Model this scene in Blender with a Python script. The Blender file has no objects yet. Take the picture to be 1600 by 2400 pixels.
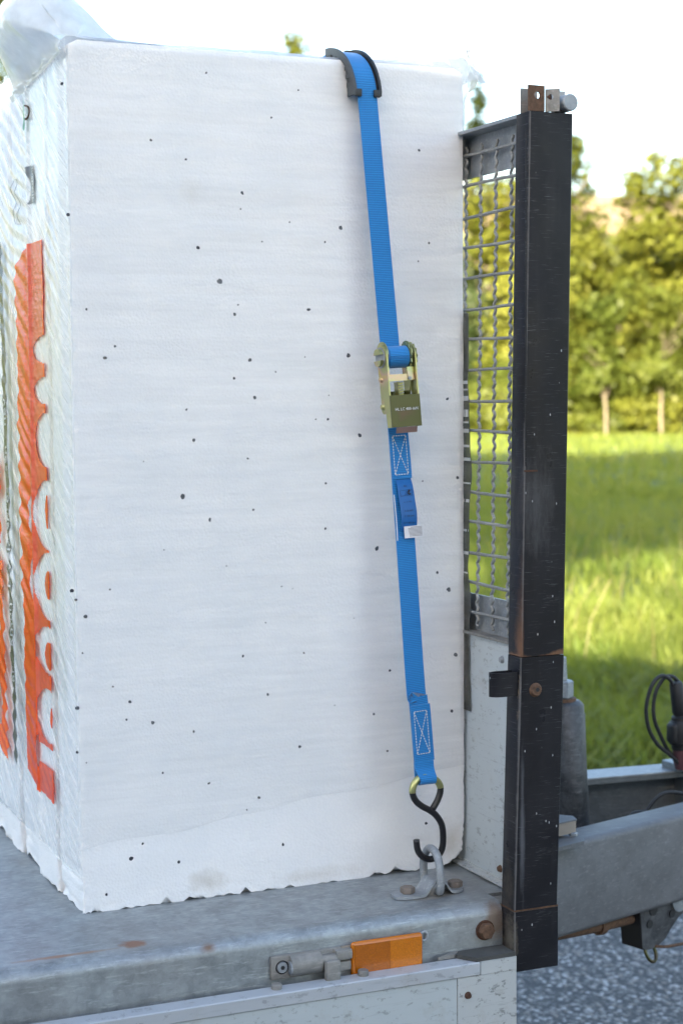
import bpy, bmesh, math, random
import numpy as np
from mathutils import Vector, Matrix, noise
random.seed(7); rng = np.random.default_rng(7)
R_ = math.radians
scene = bpy.context.scene
COL = scene.collection

# ------------------------------------------------------------------ camera
CAM = Vector((-0.51360, -1.93139, 0.59974))
cd = bpy.data.cameras.new('camera'); cam = bpy.data.objects.new('camera', cd); COL.objects.link(cam)
cam.matrix_world = Matrix(((0.91552207, 0.03341754, -0.4008773, CAM.x),
                           (-0.40221069, 0.0592613, -0.9136272, CAM.y),
                           (-0.00677467, 0.997683, 0.06769592, CAM.z), (0, 0, 0, 1)))
cd.sensor_fit = 'VERTICAL'; cd.sensor_height = 36; cd.sensor_width = 24; cd.lens = 60.82
cd.clip_start = 0.05; cd.clip_end = 3000
cd.dof.use_dof = True; cd.dof.focus_distance = 2.0; cd.dof.aperture_fstop = 7.1
scene.camera = cam
FW = Vector((0.401799, 0.915728, 0)); RT = Vector((0.915728, -0.401799, 0))
GZ = -0.65
def fl(f, l, z=GZ):                      # metres ahead / to the right of the camera -> world
    p = CAM + FW*f + RT*l; return Vector((p.x, p.y, z))

# ------------------------------------------------------------------ sky and sun
SUN_EL = R_(17); sdir = Vector((-0.62, -0.785, 0)).normalized()
w = bpy.data.worlds.new('World'); scene.world = w; w.use_nodes = True
wn = w.node_tree; bg = wn.nodes['Background']
sk = wn.nodes.new('ShaderNodeTexSky'); sk.sky_type = 'NISHITA'; sk.sun_disc = False
sk.sun_elevation = SUN_EL; sk.sun_rotation = math.atan2(sdir.x, sdir.y); sk.dust_density = 2.2; sk.ozone_density = 0.8
wn.links.new(sk.outputs[0], bg.inputs[0]); bg.inputs[1].default_value = 0.12
ld = bpy.data.lights.new('sun', 'SUN'); ld.energy = 5.0; ld.angle = R_(0.53); ld.color = (1, 0.89, 0.70)
lo = bpy.data.objects.new('sun', ld); COL.objects.link(lo)
lo.rotation_euler = Vector((-sdir.x*math.cos(SUN_EL), -sdir.y*math.cos(SUN_EL), -math.sin(SUN_EL))).to_track_quat('-Z', 'Y').to_euler()
scene.view_settings.view_transform = 'Standard'; scene.view_settings.look = 'None'
scene.view_settings.exposure = 2.5; scene.view_settings.gamma = 1.0
scene.view_settings.use_curve_mapping = False
scene.render.engine = 'CYCLES'
scene.cycles.transparent_max_bounces = 16; scene.cycles.max_bounces = 12; scene.cycles.diffuse_bounces = 7
scene.cycles.use_denoising = True

# ------------------------------------------------------------------ shader helpers
class NT:
    def __init__(s, name):
        s.m = bpy.data.materials.new(name); s.m.use_nodes = True
        s.t = s.m.node_tree; s.t.nodes.clear()
        s.o = s.t.nodes.new('ShaderNodeOutputMaterial')
        s.co = s.add('ShaderNodeTexCoord').outputs['Object']
    def add(s, typ, ins=None, **props):
        n = s.t.nodes.new(typ)
        for k, v in props.items(): setattr(n, k, v)
        for k, v in (ins or {}).items(): s.put(n.inputs[k], v)
        return n
    def put(s, sock, v):
        if isinstance(v, bpy.types.NodeSocket): s.t.links.new(v, sock)
        else: sock.default_value = (*v, 1) if (isinstance(v, tuple) and len(v) == 3 and sock.type == 'RGBA') else v
    def sc(s, x, y, z, off=(0, 0, 0)):
        return s.add('ShaderNodeMapping', {'Vector': s.co, 'Scale': (x, y, z), 'Location': off}).outputs[0]
    def noise(s, scale=10, detail=4, rough=.55, vec=None, dist=0):
        return s.add('ShaderNodeTexNoise', {'Vector': vec or s.co, 'Scale': scale, 'Detail': detail, 'Roughness': rough, 'Distortion': dist}).outputs['Fac']
    def vor(s, scale, vec=None, feature='F1', out='Distance'):
        return s.add('ShaderNodeTexVoronoi', {'Vector': vec or s.co, 'Scale': scale}, feature=feature).outputs[out]
    def ramp(s, fac, *stops):
        n = s.add('ShaderNodeValToRGB', {'Fac': fac}); e = n.color_ramp.elements
        while len(e) < len(stops): e.new(0.5)
        for el, (p, c) in zip(e, stops):
            el.position = p; el.color = (c, c, c, 1) if not isinstance(c, tuple) else (*c, 1)
        return n.outputs[0]
    def mix(s, f, a, b, mode='MIX'):
        n = s.add('ShaderNodeMix', data_type='RGBA', blend_type=mode)
        s.put(n.inputs[0], f); s.put(n.inputs[6], a); s.put(n.inputs[7], b); return n.outputs[2]
    def math(s, op, a, b=0.0, c=None, clamp=False):
        n = s.add('ShaderNodeMath', operation=op, use_clamp=clamp)
        s.put(n.inputs[0], a); s.put(n.inputs[1], b)
        if c is not None: s.put(n.inputs[2], c)
        return n.outputs[0]
    def xyz(s):
        n = s.add('ShaderNodeSeparateXYZ', {0: s.co}); return n.outputs
    def near(s, p, sc):                  # 0 at p growing with scaled distance
        d = s.add('ShaderNodeVectorMath', {0: s.co, 1: p}, operation='SUBTRACT').outputs[0]
        d = s.add('ShaderNodeVectorMath', {0: d, 1: sc}, operation='MULTIPLY').outputs[0]
        return s.add('ShaderNodeVectorMath', {0: d}, operation='LENGTH').outputs['Value']
    def bump(s, h, strength=.3, dist=.002, nrm=None):
        d = {'Height': h, 'Strength': strength, 'Distance': dist}
        if nrm: d['Normal'] = nrm
        return s.add('ShaderNodeBump', d).outputs[0]
    def princ(s, col, rough=.5, metal=0.0, nrm=None, **kw):
        d = {'Base Color': col, 'Roughness': rough, 'Metallic': metal}
        if nrm: d['Normal'] = nrm
        d.update(kw); return s.add('ShaderNodeBsdfPrincipled', d).outputs[0]
    def out(s, sh):
        s.t.links.new(sh, s.o.inputs[0]); return s.m
    def mixsh(s, f, a, b):
        n = s.add('ShaderNodeMixShader'); s.put(n.inputs[0], f); s.t.links.new(a, n.inputs[1]); s.t.links.new(b, n.inputs[2]); return n.outputs[0]

MAT = {}
def m_eps():
    n = NT('polystyrene'); v = n.vor(320)
    big = n.noise(9, 3)
    col = n.mix(n.ramp(big, (.35, 0.0), (.7, 1.0)), (.80, .81, .82), (.86, .86, .86))
    col = n.mix(n.ramp(v, (.1, 0.0), (.7, .22)), col, (.73, .74, .76))
    nzz = n.noise(40, 5, .7)
    for p_, sc_, a_ in (((.155, -.006, .022), (30, 8, 42), .45), ((.482, -.006, .035), (32, 8, 26), .4), ((.145, -.006, .835), (45, 8, 40), .16), ((.30, -.006, .012), (12, 8, 60), .25)):
        dd = n.math('MULTIPLY', n.math('ADD', n.near(p_, sc_), n.math('MULTIPLY', nzz, 1.4)), .5)
        col = n.mix(n.ramp(dd, (.38, a_), (.75, 0.0)), col, (.42, .36, .27))
    h = n.math('ADD', n.math('MULTIPLY', v, .5), n.math('MULTIPLY', n.noise(60, 5, .6), .35))
    return n.out(n.princ(col, .75, 0, n.bump(h, .45, .002), **{'Specular IOR Level': .25, 'Subsurface Weight': .12, 'Subsurface Radius': (.01, .01, .01), 'Subsurface Scale': 1.0}))
MAT['eps'] = m_eps()
def m_film(name, lo_, hi_, vec, warm=(.95, .95, .95), gloss=.8, bs=.35, cap=.35, trl=.4, diag=0.0):
    n = NT(name)
    st = n.noise(14, 4, .6, n.sc(*vec))
    if diag:                              # stretch creases running down towards the corner
        X, Y, Z = n.xyz(); q = n.math('SUBTRACT', Z, n.math('MULTIPLY', Y, -diag))
        cv = n.add('ShaderNodeCombineXYZ', {0: n.math('MULTIPLY', Y, 5), 1: n.math('MULTIPLY', q, 62), 2: n.math('MULTIPLY', X, 3)}).outputs[0]
        cn = n.noise(1, 4, .62, cv); a = n.ramp(cn, (.40, lo_), (.52, hi_*.35), (.66, hi_))
    else: a = n.ramp(st, (.32, lo_), (.72, hi_))
    body = n.mixsh(trl, n.add('ShaderNodeBsdfDiffuse', {'Color': warm}).outputs[0], n.add('ShaderNodeBsdfTranslucent', {'Color': warm}).outputs[0])
    bmp = n.bump(cn if diag else n.noise(9, 2, .5, n.sc(*vec)), bs, .004)
    gl = n.add('ShaderNodeBsdfGlossy', {'Color': (1, 1, 1), 'Roughness': .09, 'Normal': bmp}).outputs[0]
    fr = n.math('MINIMUM', n.math('MULTIPLY', n.add('ShaderNodeFresnel', {'IOR': 1.5}).outputs[0], gloss), cap)
    core = n.mixsh(a, n.add('ShaderNodeBsdfTransparent', {'Color': (.99, .99, .99)}).outputs[0], body)
    return n.out(n.mixsh(fr, core, gl))
MAT['film'] = m_film('clear_film', .0, .62, (.3, .5, 1.6), (.985, .985, .985), .6, .35, .38, .3, -.75)
MAT['film_front'] = m_film('clear_film_front', 0.0, .16, (.2, 1, 3.2), (.98, .98, .98), .2, .3, .3, .0)
MAT['film_bag'] = m_film('clear_film_bag', .58, .95, (1.2, 1.2, 1.2), (.82, .835, .85), .6, .4, .4, .5)
def m_print(name, c1, c2, alpha=1.0):
    n = NT(name)
    s = n.noise(10, 4, .6, n.sc(1, 1.5, 5))
    col = n.mix(n.ramp(s, (.38, 0.0), (.62, 1.0)), c1, c2)
    b = n.bump(n.noise(40, 4, .6, n.sc(1, 1.5, 4)), .4, .003)
    p = n.princ(col, .22, 0, b, **{'Specular IOR Level': .6})
    tr = n.add('ShaderNodeBsdfTranslucent', {'Color': c1}).outputs[0]
    sh = n.mixsh(.3, p, tr)
    if alpha < 1: sh = n.mixsh(alpha, n.add('ShaderNodeBsdfTransparent').outputs[0], sh)
    return n.out(sh)
MAT['orange'] = m_print('orange_ink', (.90, .085, .008), (.92, .12, .012))
MAT['orange_pale'] = m_print('pale_orange_ink', (.86, .11, .045), (.88, .17, .09))
MAT['greyink'] = m_print('grey_ink', (.07, .068, .055), (.11, .11, .10), .95)
MAT['whiteink'] = m_print('white_ink', (.8, .8, .78), (.7, .72, .74))
MAT['greenink'] = m_print('green_ink', (.10, .30, .16), (.2, .45, .3))
MAT['boxink'] = m_print('box_grey_ink', (.16, .17, .19), (.2, .21, .24))
def m_plain(name, col, rough=.5, metal=0.0, var=.25, sc=30, bump=.15, **kw):
    n = NT(name); f = n.noise(sc, 5, .6)
    c2 = tuple(c*(1-var) for c in col)
    return n.out(n.princ(n.mix(n.ramp(f, (.3, 0.0), (.7, 1.0)), c2, col), rough, metal, n.bump(f, bump, .001), **kw))
MAT['bead'] = m_plain('dark_bead', (.035, .04, .055), .8)
def m_galv(name, base, dark, rust=0.0, rough=.5, metal=.35, extra=None):
    n = NT(name)
    sp = n.vor(140, out='Color')
    spv = n.add('ShaderNodeRGBToBW', {0: sp}).outputs[0]
    f = n.noise(22, 8, .72)
    g = n.math('ADD', n.math('MULTIPLY', spv, .10), n.math('MULTIPLY', f, .9))
    col = n.mix(n.ramp(g, (.36, 0.0), (.66, 1.0)), dark, base)
    # long fine scratches
    s = n.ramp(n.noise(1, 4, .7, n.sc(34, 240, 240)), (.55, 0.0), (.74, .6))
    col = n.mix(s, col, tuple(min(1, c*1.55) for c in base))
    s2 = n.ramp(n.noise(1, 4, .7, n.sc(60, 260, 260, (3, 1, 2))), (.56, 0.0), (.76, .4))
    col = n.mix(s2, col, tuple(c*.6 for c in dark))
    if rust:
        rm = n.ramp(n.noise(9, 6, .7), (.62-.12*rust, 0.0), (.74, .85*min(1, rust+.3)))
        col = n.mix(rm, col, (.22, .10, .04))
    if extra: col = extra(n, col)
    r = n.ramp(f, (.3, rough-.08), (.7, rough+.14))
    return n.out(n.princ(col, r, metal, n.bump(n.noise(90, 4, .6), .12, .001)))
def bed_rust(n, col):
    nz = n.noise(45, 5, .7)
    d = n.math('ADD', n.near((.022, -.133, 0), (34, 40, 30)), n.math('MULTIPLY', nz, .9))
    col = n.mix(n.ramp(d, (.75, .95), (1.35, 0.0)), col, (.24, .10, .045))
    d2 = n.math('ADD', n.near((-.06, -.141, 0), (9, 110, 30)), n.math('MULTIPLY', nz, .7))
    col = n.mix(n.ramp(d2, (.5, .75), (1.3, 0.0)), col, (.34, .15, .06))
    d3 = n.math('ADD', n.near((.10, -.165, -.006), (55, 40, 95)), n.math('MULTIPLY', nz, .8))
    col = n.mix(n.ramp(d3, (.55, .8), (1.1, 0.0)), col, (.20, .085, .02))
    d4 = n.math('ADD', n.near((.40, -.10, 0), (16, 27, 60)), n.math('MULTIPLY', nz, .6))
    col = n.mix(n.ramp(d4, (.8, .45), (1.25, 0.0)), col, (.36, .30, .22))
    d5 = n.math('ADD', n.near((.455, -.165, -.02), (28, 30, 20)), n.math('MULTIPLY', nz, .9))
    col = n.mix(n.ramp(d5, (.7, .75), (1.5, 0.0)), col, (.19, .11, .055))
    return n.mix(n.ramp(n.noise(3, 3), (.55, 0.0), (.75, .35)), col, (.24, .21, .20))
MAT['bed'] = m_galv('galvanised_bed', (.36, .39, .405), (.19, .21, .222), 0, .42, .5, bed_rust)
MAT['galv'] = m_galv('galvanised_steel', (.36, .38, .40), (.22, .24, .26), 0, .5, .45)
MAT['galv_light'] = m_galv('galvanised_beam', (.165, .17, .178), (.115, .118, .124), 0, .55, .25)
MAT['galv_dirty'] = m_galv('galvanised_dirty', (.30, .29, .27), (.17, .165, .155), .45, .6, .3)
MAT['galv_dark'] = m_galv('galvanised_channel', (.13, .14, .145), (.08, .088, .09), 0, .55, .2)
MAT['wire'] = m_galv('galvanised_wire', (.34, .345, .335), (.21, .21, .205), .1, .6, .25)
MAT['tube'] = m_galv('weathered_tube', (.105, .108, .115), (.03, .031, .035), 0, .5, .3)
MAT['rust'] = m_plain('rust', (.15, .082, .048), .85, 0, .55, 180, .5)
MAT['bolt'] = m_galv('rusty_bolt', (.22, .19, .165), (.13, .10, .08), .9, .65, .2)
MAT['rust_dark'] = m_plain('dark_rust', (.10, .045, .025), .85, 0, .5, 120, .5)
def m_black(name, kind):
    n = NT(name); X, Y, Z = n.xyz()
    base = n.mix(n.noise(25, 4), (.009, .009, .0115), (.015, .015, .019))
    sc1 = n.ramp(n.noise(1, 3, .65, n.sc(38, 38, 900)), (.60, 0.0), (.74, .75))
    msk = n.ramp(n.noise(9, 3), (.4, .1), (.62, 1.0))
    col = n.mix(n.math('MULTIPLY', sc1, msk), base, (.22, .23, .25))
    ov = n.sc(1.5, 1.5, .7, {'upper': (.3, .1, .7), 'lower': (.55, .4, .13), 'stub': (.9, .2, .41)}[kind])
    sp = n.ramp(n.math('ADD', n.vor(60, ov), n.math('MULTIPLY', n.noise(400, 2), .06)), (.07, 1.0), (.11, 0.0))
    spm = n.ramp(n.add('ShaderNodeRGBToBW', {0: n.vor(60, ov, out='Color')}).outputs[0], (.68, 0.0), (.74, .55))
    col = n.mix(n.math('MULTIPLY', sp, spm), col, (.75, .76, .78))
    # dusty vertical bloom
    dust = n.ramp(n.noise(7, 5, .6, n.sc(2.2, 1, .35)), (.55, 0.0), (.80, .16))
    col = n.mix(dust, col, (.14, .14, .14))
    nz = n.noise(70, 5, .7); nl = n.noise(12, 4, .6)
    kx = {'upper': .0171, 'lower': .0284, 'stub': 0.0}[kind]
    ed = n.math('ABSOLUTE', n.math('SUBTRACT', n.math('SUBTRACT', X, n.math('MULTIPLY', Z, kx)), .0012))
    ed = n.math('ADD', n.math('MULTIPLY', ed, 330), n.math('MULTIPLY', n.noise(30, 5, .7), .7))
    ed = n.math('ADD', ed, n.math('MULTIPLY', n.math('MAXIMUM', n.math('SUBTRACT', Y, .003), 0.0), 400))
    col = n.mix(n.ramp(ed, (.38, .7), (.75, 0.0)), col, (.17, .165, .165))
    hz = n.ramp(n.noise(5, 5, .65, n.sc(1.5, 1.5, 1)), (.45, 0.0), (.75, .35))
    col = n.mix(hz, col, (.045, .045, .05))
    if kind == 'upper':                   # rust creeping up the front-left corner and along the foot
        e = n.math('ADD', n.math('MULTIPLY', X, 130), n.math('MULTIPLY', Y, 28))
        e = n.math('ADD', e, n.math('MULTIPLY', nz, .8))
        up = n.math('ADD', n.math('MULTIPLY', Z, 4.2), n.math('MULTIPLY', nl, 1.1))
        rm = n.math('MULTIPLY', n.ramp(e, (.55, 1.0), (.95, 0.0)), n.ramp(up, (.50, 1.0), (1.35, 0.0)))
        foot = n.math('ADD', n.math('MULTIPLY', Z, 95), n.math('MULTIPLY', nl, 1.0))
        foot = n.math('SUBTRACT', foot, n.math('MULTIPLY', n.math('ABSOLUTE', n.math('SUBTRACT', X, .018)), 20))
        rm = n.math('MAXIMUM', rm, n.ramp(n.math('ADD', foot, n.math('MULTIPLY', n.noise(45, 6, .75), 1.1)), (.66, 1.0), (.98, 0.0)))
        col = n.mix(rm, col, n.mix(nz, (.08, .04, .025), (.24, .13, .075)))
        dp = n.math('ADD', n.near((.020, 0, .175), (34, 10, 12)), n.math('MULTIPLY', n.noise(30, 5, .7, n.sc(3, 3, .8)), 2.2))
        dp = n.math('MULTIPLY', dp, .4)
        col = n.mix(n.ramp(dp, (.42, .45), (.80, 0.0)), col, (.11, .11, .115))
    if kind == 'lower':
        g = n.math('ADD', n.near((0, 0, .26), (60, 40, 14)), n.math('MULTIPLY', nz, .9))
        col = n.mix(n.ramp(g, (.7, .8), (1.6, 0.0)), col, (.25, .20, .14))
        g2 = n.math('ADD', n.near((.011, 0, .09), (130, 3, 5)), n.math('MULTIPLY', n.noise(40, 5, .7, n.sc(4, 4, .5)), .9))  # upright highlight streak painted pale into the lower post's colour
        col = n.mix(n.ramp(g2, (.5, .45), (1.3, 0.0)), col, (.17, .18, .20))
        g3 = n.math('ADD', n.near((-.001, .018, .05), (200, 30, 7)), n.math('MULTIPLY', nz, .8))
        col = n.mix(n.ramp(g3, (.5, .5), (1.4, 0.0)), col, (.15, .125, .09))
    if kind == 'stub':
        g = n.math('ADD', n.near((0, .01, .04), (60, 20, 14)), n.math('MULTIPLY', nz, 1.1))
        col = n.mix(n.ramp(g, (.6, .7), (1.5, 0.0)), col, (.17, .15, .12))
    rough = n.ramp(n.noise(20, 4), (.3, .26), (.7, .48))
    return n.out(n.princ(col, rough, 0, n.bump(n.noise(160, 3), .05, .0006), **{'Specular IOR Level': .2}))
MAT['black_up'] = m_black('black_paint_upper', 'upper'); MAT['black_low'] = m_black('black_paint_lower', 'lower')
MAT['black_stub'] = m_black('black_paint_stub', 'stub')
def m_alu(name, base, dirt):
    n = NT(name)
    col = n.mix(n.ramp(n.noise(6, 5, .6, n.sc(1, 1, .5)), (.35, 0.0), (.7, 1.0)), tuple(c*.9 for c in base), base)
    sc1 = n.ramp(n.noise(55, 6, .75, n.sc(1.2, 1.2, 2.2)), (.575, 0.0), (.61, .85*dirt))
    col = n.mix(sc1, col, (.10, .10, .10))
    sc2 = n.ramp(n.noise(50, 3, .7, n.sc(.3, .3, 6)), (.59, 0.0), (.68, .5*dirt))
    col = n.mix(sc2, col, (.16, .17, .19))
    sc3 = n.ramp(n.noise(18, 5, .7), (.58, 0.0), (.75, .6*dirt))
    col = n.mix(sc3, col, (.27, .20, .13))
    return n.out(n.princ(col, .42, .12, n.bump(n.noise(30, 3), .06, .001)))
MAT['alu'] = m_alu('aluminium_sheet', (.50, .545, .56), .45)
MAT['alu_dirty'] = m_alu('aluminium_cap', (.50, .52, .52), .7)
MAT['alu_rail'] = m_alu('aluminium_rail', (.45, .475, .505), .4)
def m_web():
    n = NT('blue_webbing'); uv = n.add('ShaderNodeUVMap').outputs[0]
    def wave(ax, sc):
        return n.add('ShaderNodeTexWave', {'Vector': uv, 'Scale': sc, 'Distortion': .6, 'Detail': 1, 'Detail Scale': 1.5}, bands_direction=ax).outputs['Fac']
    h = n.math('ADD', n.math('MULTIPLY', wave('Y', 150), .7), n.math('MULTIPLY', wave('X', 210), .35))
    col = n.mix(n.ramp(h, (.2, 0.0), (.8, 1.0)), (.004, .12, .36), (.012, .245, .62))
    col = n.mix(n.ramp(n.noise(30, 4), (.4, 0.0), (.75, .35)), col, (.01, .19, .52))
    return n.out(n.princ(col, .55, 0, n.bump(h, .5, .0006), **{'Sheen Weight': .3, 'Specular IOR Level': .35}))
MAT['web'] = m_web()
MAT['label_blue'] = m_plain('label_blue', (.005, .115, .38), .35, 0, .1)
MAT['label_white'] = m_plain('label_white', (.72, .73, .76), .5, 0, .06)
MAT['thread'] = m_plain('white_thread', (.75, .76, .76), .8)
MAT['ink'] = m_plain('black_ink', (.01, .012, .02), .6)
MAT['ink_grey'] = m_plain('grey_text', (.2, .2, .24), .6)
def m_zinc(name, dark=1.0):
    n = NT(name); f = n.noise(28, 3, .5, dist=.4)
    c = n.ramp(f, (.25, (.55*dark, .42*dark, .16*dark)), (.42, (.50*dark, .50*dark, .22*dark)), (.55, (.46*dark, .47*dark, .22*dark)), (.68, (.62*dark, .42*dark, .30*dark)), (.8, (.66*dark, .55*dark, .14*dark)))
    return n.out(n.princ(c, .3, .8, n.bump(n.noise(120, 3), .08, .0006)))
MAT['zinc'] = m_zinc('yellow_zinc', .85); MAT['zinc_dark'] = m_zinc('olive_zinc', .15)
MAT['pink_zinc'] = m_plain('pink_zinc', (.52, .33, .28), .35, .7, .2)
MAT['plastic'] = m_plain('black_plastic', (.022, .025, .028), .45, 0, .2, 60, .1)
MAT['grey_plastic'] = m_plain('grey_plastic', (.07, .078, .082), .5, 0, .2, 60, .1)
MAT['rubber'] = m_plain('rubber', (.016, .016, .018), .6, 0, .3)
MAT['rubber_dusty'] = m_plain('dusty_rubber', (.075, .075, .07), .85, 0, .4, 40, .3)
MAT['hookblack'] = m_plain('vinyl_black', (.013, .012, .014), .3, 0, .2, 60, .05)
MAT['pinkpl'] = m_plain('faded_red_plastic', (.12, .05, .06), .6)
MAT['wood'] = m_plain('board_edge', (.28, .24, .20), .7)
def m_refl(name, c, sc):
    n = NT(name)
    h = n.vor(520)
    col = n.mix(n.ramp(h, (.1, 1.0), (.6, 0.0)), tuple(x*.8 for x in c), c)
    return n.out(n.princ(col, .18, 0, n.bump(h, .35, .0008), **{'Coat Weight': .7, 'Coat Roughness': .05, 'Subsurface Weight': .15, 'Subsurface Radius': (.01, .004, .001)}))
MAT['amber'] = m_refl('amber_lens', (.46, .125, .002), 520); MAT['amber_hi'] = m_refl('amber_lens_bright', (.62, .185, .002), 520)
MAT['amber_rim'] = m_plain('amber_rim', (.52, .15, .004), .15, 0, .1, 30, .02, **{'Coat Weight': .5})
def m_asphalt():
    n = NT('asphalt')
    v = n.add('ShaderNodeTexVoronoi', {'Vector': n.sc(1, 1, 1), 'Scale': 84}, feature='F1')
    rnd = n.add('ShaderNodeRGBToBW', {0: v.outputs['Color']}).outputs[0]
    stone = n.ramp(rnd, (.15, (.06, .06, .064)), (.40, (.12, .119, .122)), (.55, (.27, .262, .26)), (.66, (.22, .19, .17)), (.80, (.46, .45, .45)))
    col = n.mix(n.ramp(v.outputs['Distance'], (.42, 0.0), (.60, 1.0)), stone, (.03, .03, .034))
    col = n.mix(n.ramp(n.noise(1.3, 4), (.4, 0.0), (.7, .3)), col, (.14, .13, .122))
    h = n.ramp(v.outputs['Distance'], (.1, 1.0), (.62, 0.0))
    return n.out(n.princ(col, .7, 0, n.bump(h, .9, .006)))
MAT['asphalt'] = m_asphalt()  # exposed-aggregate yard
def m_leaf(name, a, b, sc=1.2, tr=.45):
    n = NT(name)
    f = n.math('ADD', n.math('MULTIPLY', n.noise(sc, 3), .6), n.math('MULTIPLY', n.noise(sc*7, 2), .4))
    col = n.mix(n.ramp(f, (.35, 0.0), (.65, 1.0)), a, b)
    d = n.princ(col, .5, 0, **{'Specular IOR Level': .3})
    t = n.add('ShaderNodeBsdfTranslucent', {'Color': n.mix(.5, col, (b[0]*1.5, b[1]*1.35, b[2]*.8))}).outputs[0]
    return n.out(n.mixsh(tr, d, t))
MAT['leaf1'] = m_leaf('leaves_yellow_green', (.105, .132, .016), (.205, .21, .034), .5)
MAT['leaf2'] = m_leaf('leaves_mid_green', (.07, .10, .016), (.145, .165, .026), .5)
MAT['leaf3'] = m_leaf('needles_dark_green', (.03, .06, .022), (.075, .095, .025), 1.2)
MAT['grass'] = m_leaf('grass_blades', (.12, .185, .024), (.225, .25, .05), .8, .5)
MAT['weed'] = m_leaf('weed_leaves', (.10, .17, .035), (.20, .22, .07), 6, .4)
MAT['grassdry'] = m_leaf('dry_stalks', (.20, .19, .06), (.26, .22, .09), .8, .4)
MAT['bark'] = m_plain('bark', (.16, .13, .09), .9, 0, .5, 8, .6)
MAT['bark_pale'] = m_plain('pale_bark', (.24, .20, .13), .85, 0, .4, 6, .4)
def m_ground():
    n = NT('meadow_soil')
    f = n.noise(.35, 5, .6); f2 = n.noise(9, 5, .7)
    col = n.mix(n.ramp(f2, (.3, 0.0), (.7, 1.0)), (.05, .09, .012), (.10, .145, .022))
    col = n.mix(n.ramp(f, (.4, 0.0), (.7, .5)), col, (.13, .15, .03))
    return n.out(n.princ(col, .9, 0, n.bump(f2, .7, .05)))
MAT['meadow'] = m_ground()
def m_hill():
    n = NT('hill_fields')
    X, Y, Z = n.xyz()
    col = n.mix(n.ramp(n.noise(.02, 3), (.4, 0.0), (.6, 1.0)), (.10, .13, .03), (.15, .16, .04))
    band = n.math('MULTIPLY', n.ramp(n.math('MULTIPLY', n.math('ADD', Z, n.math('MULTIPLY', n.noise(.05, 2), 1.5)), .03), (.50, 0.0), (.53, 1.0)), n.ramp(n.math('MULTIPLY', Z, .03), (.80, 1.0), (.84, 0.0)))
    col = n.mix(band, col, (.34, .24, .13))
    return n.out(n.princ(col, .95))
MAT['hill'] = m_hill()
MAT['plaster'] = m_plain('house_plaster', (.55, .53, .48), .9, 0, .1, 4, .2)
MAT['rooftile'] = m_plain('roof_tiles', (.22, .09, .05), .8, 0, .3, 5, .3)
MAT['glass'] = m_plain('window_glass', (.05, .06, .07), .08, 0, .1)
MAT['doorwood'] = m_plain('door_wood', (.18, .10, .05), .6)
MAT['soil'] = m_plain('verge_soil', (.14, .085, .055), .95, 0, .5, 20, .8)

# ------------------------------------------------------------------ mesh helpers
class MB:
    def __init__(s): s.v = []; s.f = []; s.uv = None
    def add(s, vf, M=None):
        v, f = vf; k = len(s.v)
        s.v += [tuple(M @ Vector(p)) for p in v] if M is not None else [tuple(p) for p in v]
        s.f += [tuple(i+k for i in q) for q in f]; return s
def pbox(x0, x1, y0, y1, z0, z1, b=0.0, seg=2):
    bm = bmesh.new(); bmesh.ops.create_cube(bm, size=1)
    for v in bm.verts:
        v.co = Vector((x0+(x1-x0)*(v.co.x+.5), y0+(y1-y0)*(v.co.y+.5), z0+(z1-z0)*(v.co.z+.5)))
    if b > 0: bmesh.ops.bevel(bm, geom=bm.edges[:], offset=b, segments=seg, affect='EDGES', profile=.5)
    return bmout(bm)
def bmout(bm):
    bm.verts.index_update(); v = [tuple(q.co) for q in bm.verts]; f = [tuple(q.index for q in p.verts) for p in bm.faces]; bm.free(); return v, f
def frame_for(d):
    d = d.normalized(); a = Vector((0, 0, 1)) if abs(d.z) < .9 else Vector((1, 0, 0))
    u = d.cross(a).normalized(); return u, d.cross(u).normalized()
def pcyl(p0, p1, r0, r1=None, n=16, ch=0.0, rot=0.0):
    p0 = Vector(p0); p1 = Vector(p1); r1 = r0 if r1 is None else r1; d = (p1-p0).normalized(); u, w_ = frame_for(d); L = (p1-p0).length
    prof = [(0, r0), (L, r1)] if ch == 0 else [(0, r0-ch), (ch, r0), (L-ch, r1), (L, r1-ch)]
    v = []; f = []
    for t, r in prof:
        for i in range(n):
            a = 2*math.pi*i/n + rot; v.append(p0 + d*t + (u*math.cos(a)+w_*math.sin(a))*r)
    for k in range(len(prof)-1):
        for i in range(n):
            j = (i+1) % n; f.append((k*n+i, k*n+j, (k+1)*n+j, (k+1)*n+i))
    f.append(tuple(range(n-1, -1, -1))); f.append(tuple(range((len(prof)-1)*n, len(prof)*n)))
    return v, f
def ptube(path, r, n=10, caps=True, radii=None):
    path = [Vector(p) for p in path]; m = len(path); v = []; f = []; u = None
    for i, p in enumerate(path):
        t = (path[min(i+1, m-1)] - path[max(i-1, 0)]).normalized()
        if u is None: u, _ = frame_for(t)
        u = (u - t*u.dot(t)).normalized(); w_ = t.cross(u); rr = radii[i] if radii else r
        for k in range(n):
            a = 2*math.pi*k/n; v.append(p + (u*math.cos(a)+w_*math.sin(a))*rr)
    for i in range(m-1):
        for k in range(n):
            j = (k+1) % n; f.append((i*n+k, i*n+j, (i+1)*n+j, (i+1)*n+k))
    if caps: f.append(tuple(range(n-1, -1, -1))); f.append(tuple(range((m-1)*n, m*n)))
    return v, f
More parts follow.
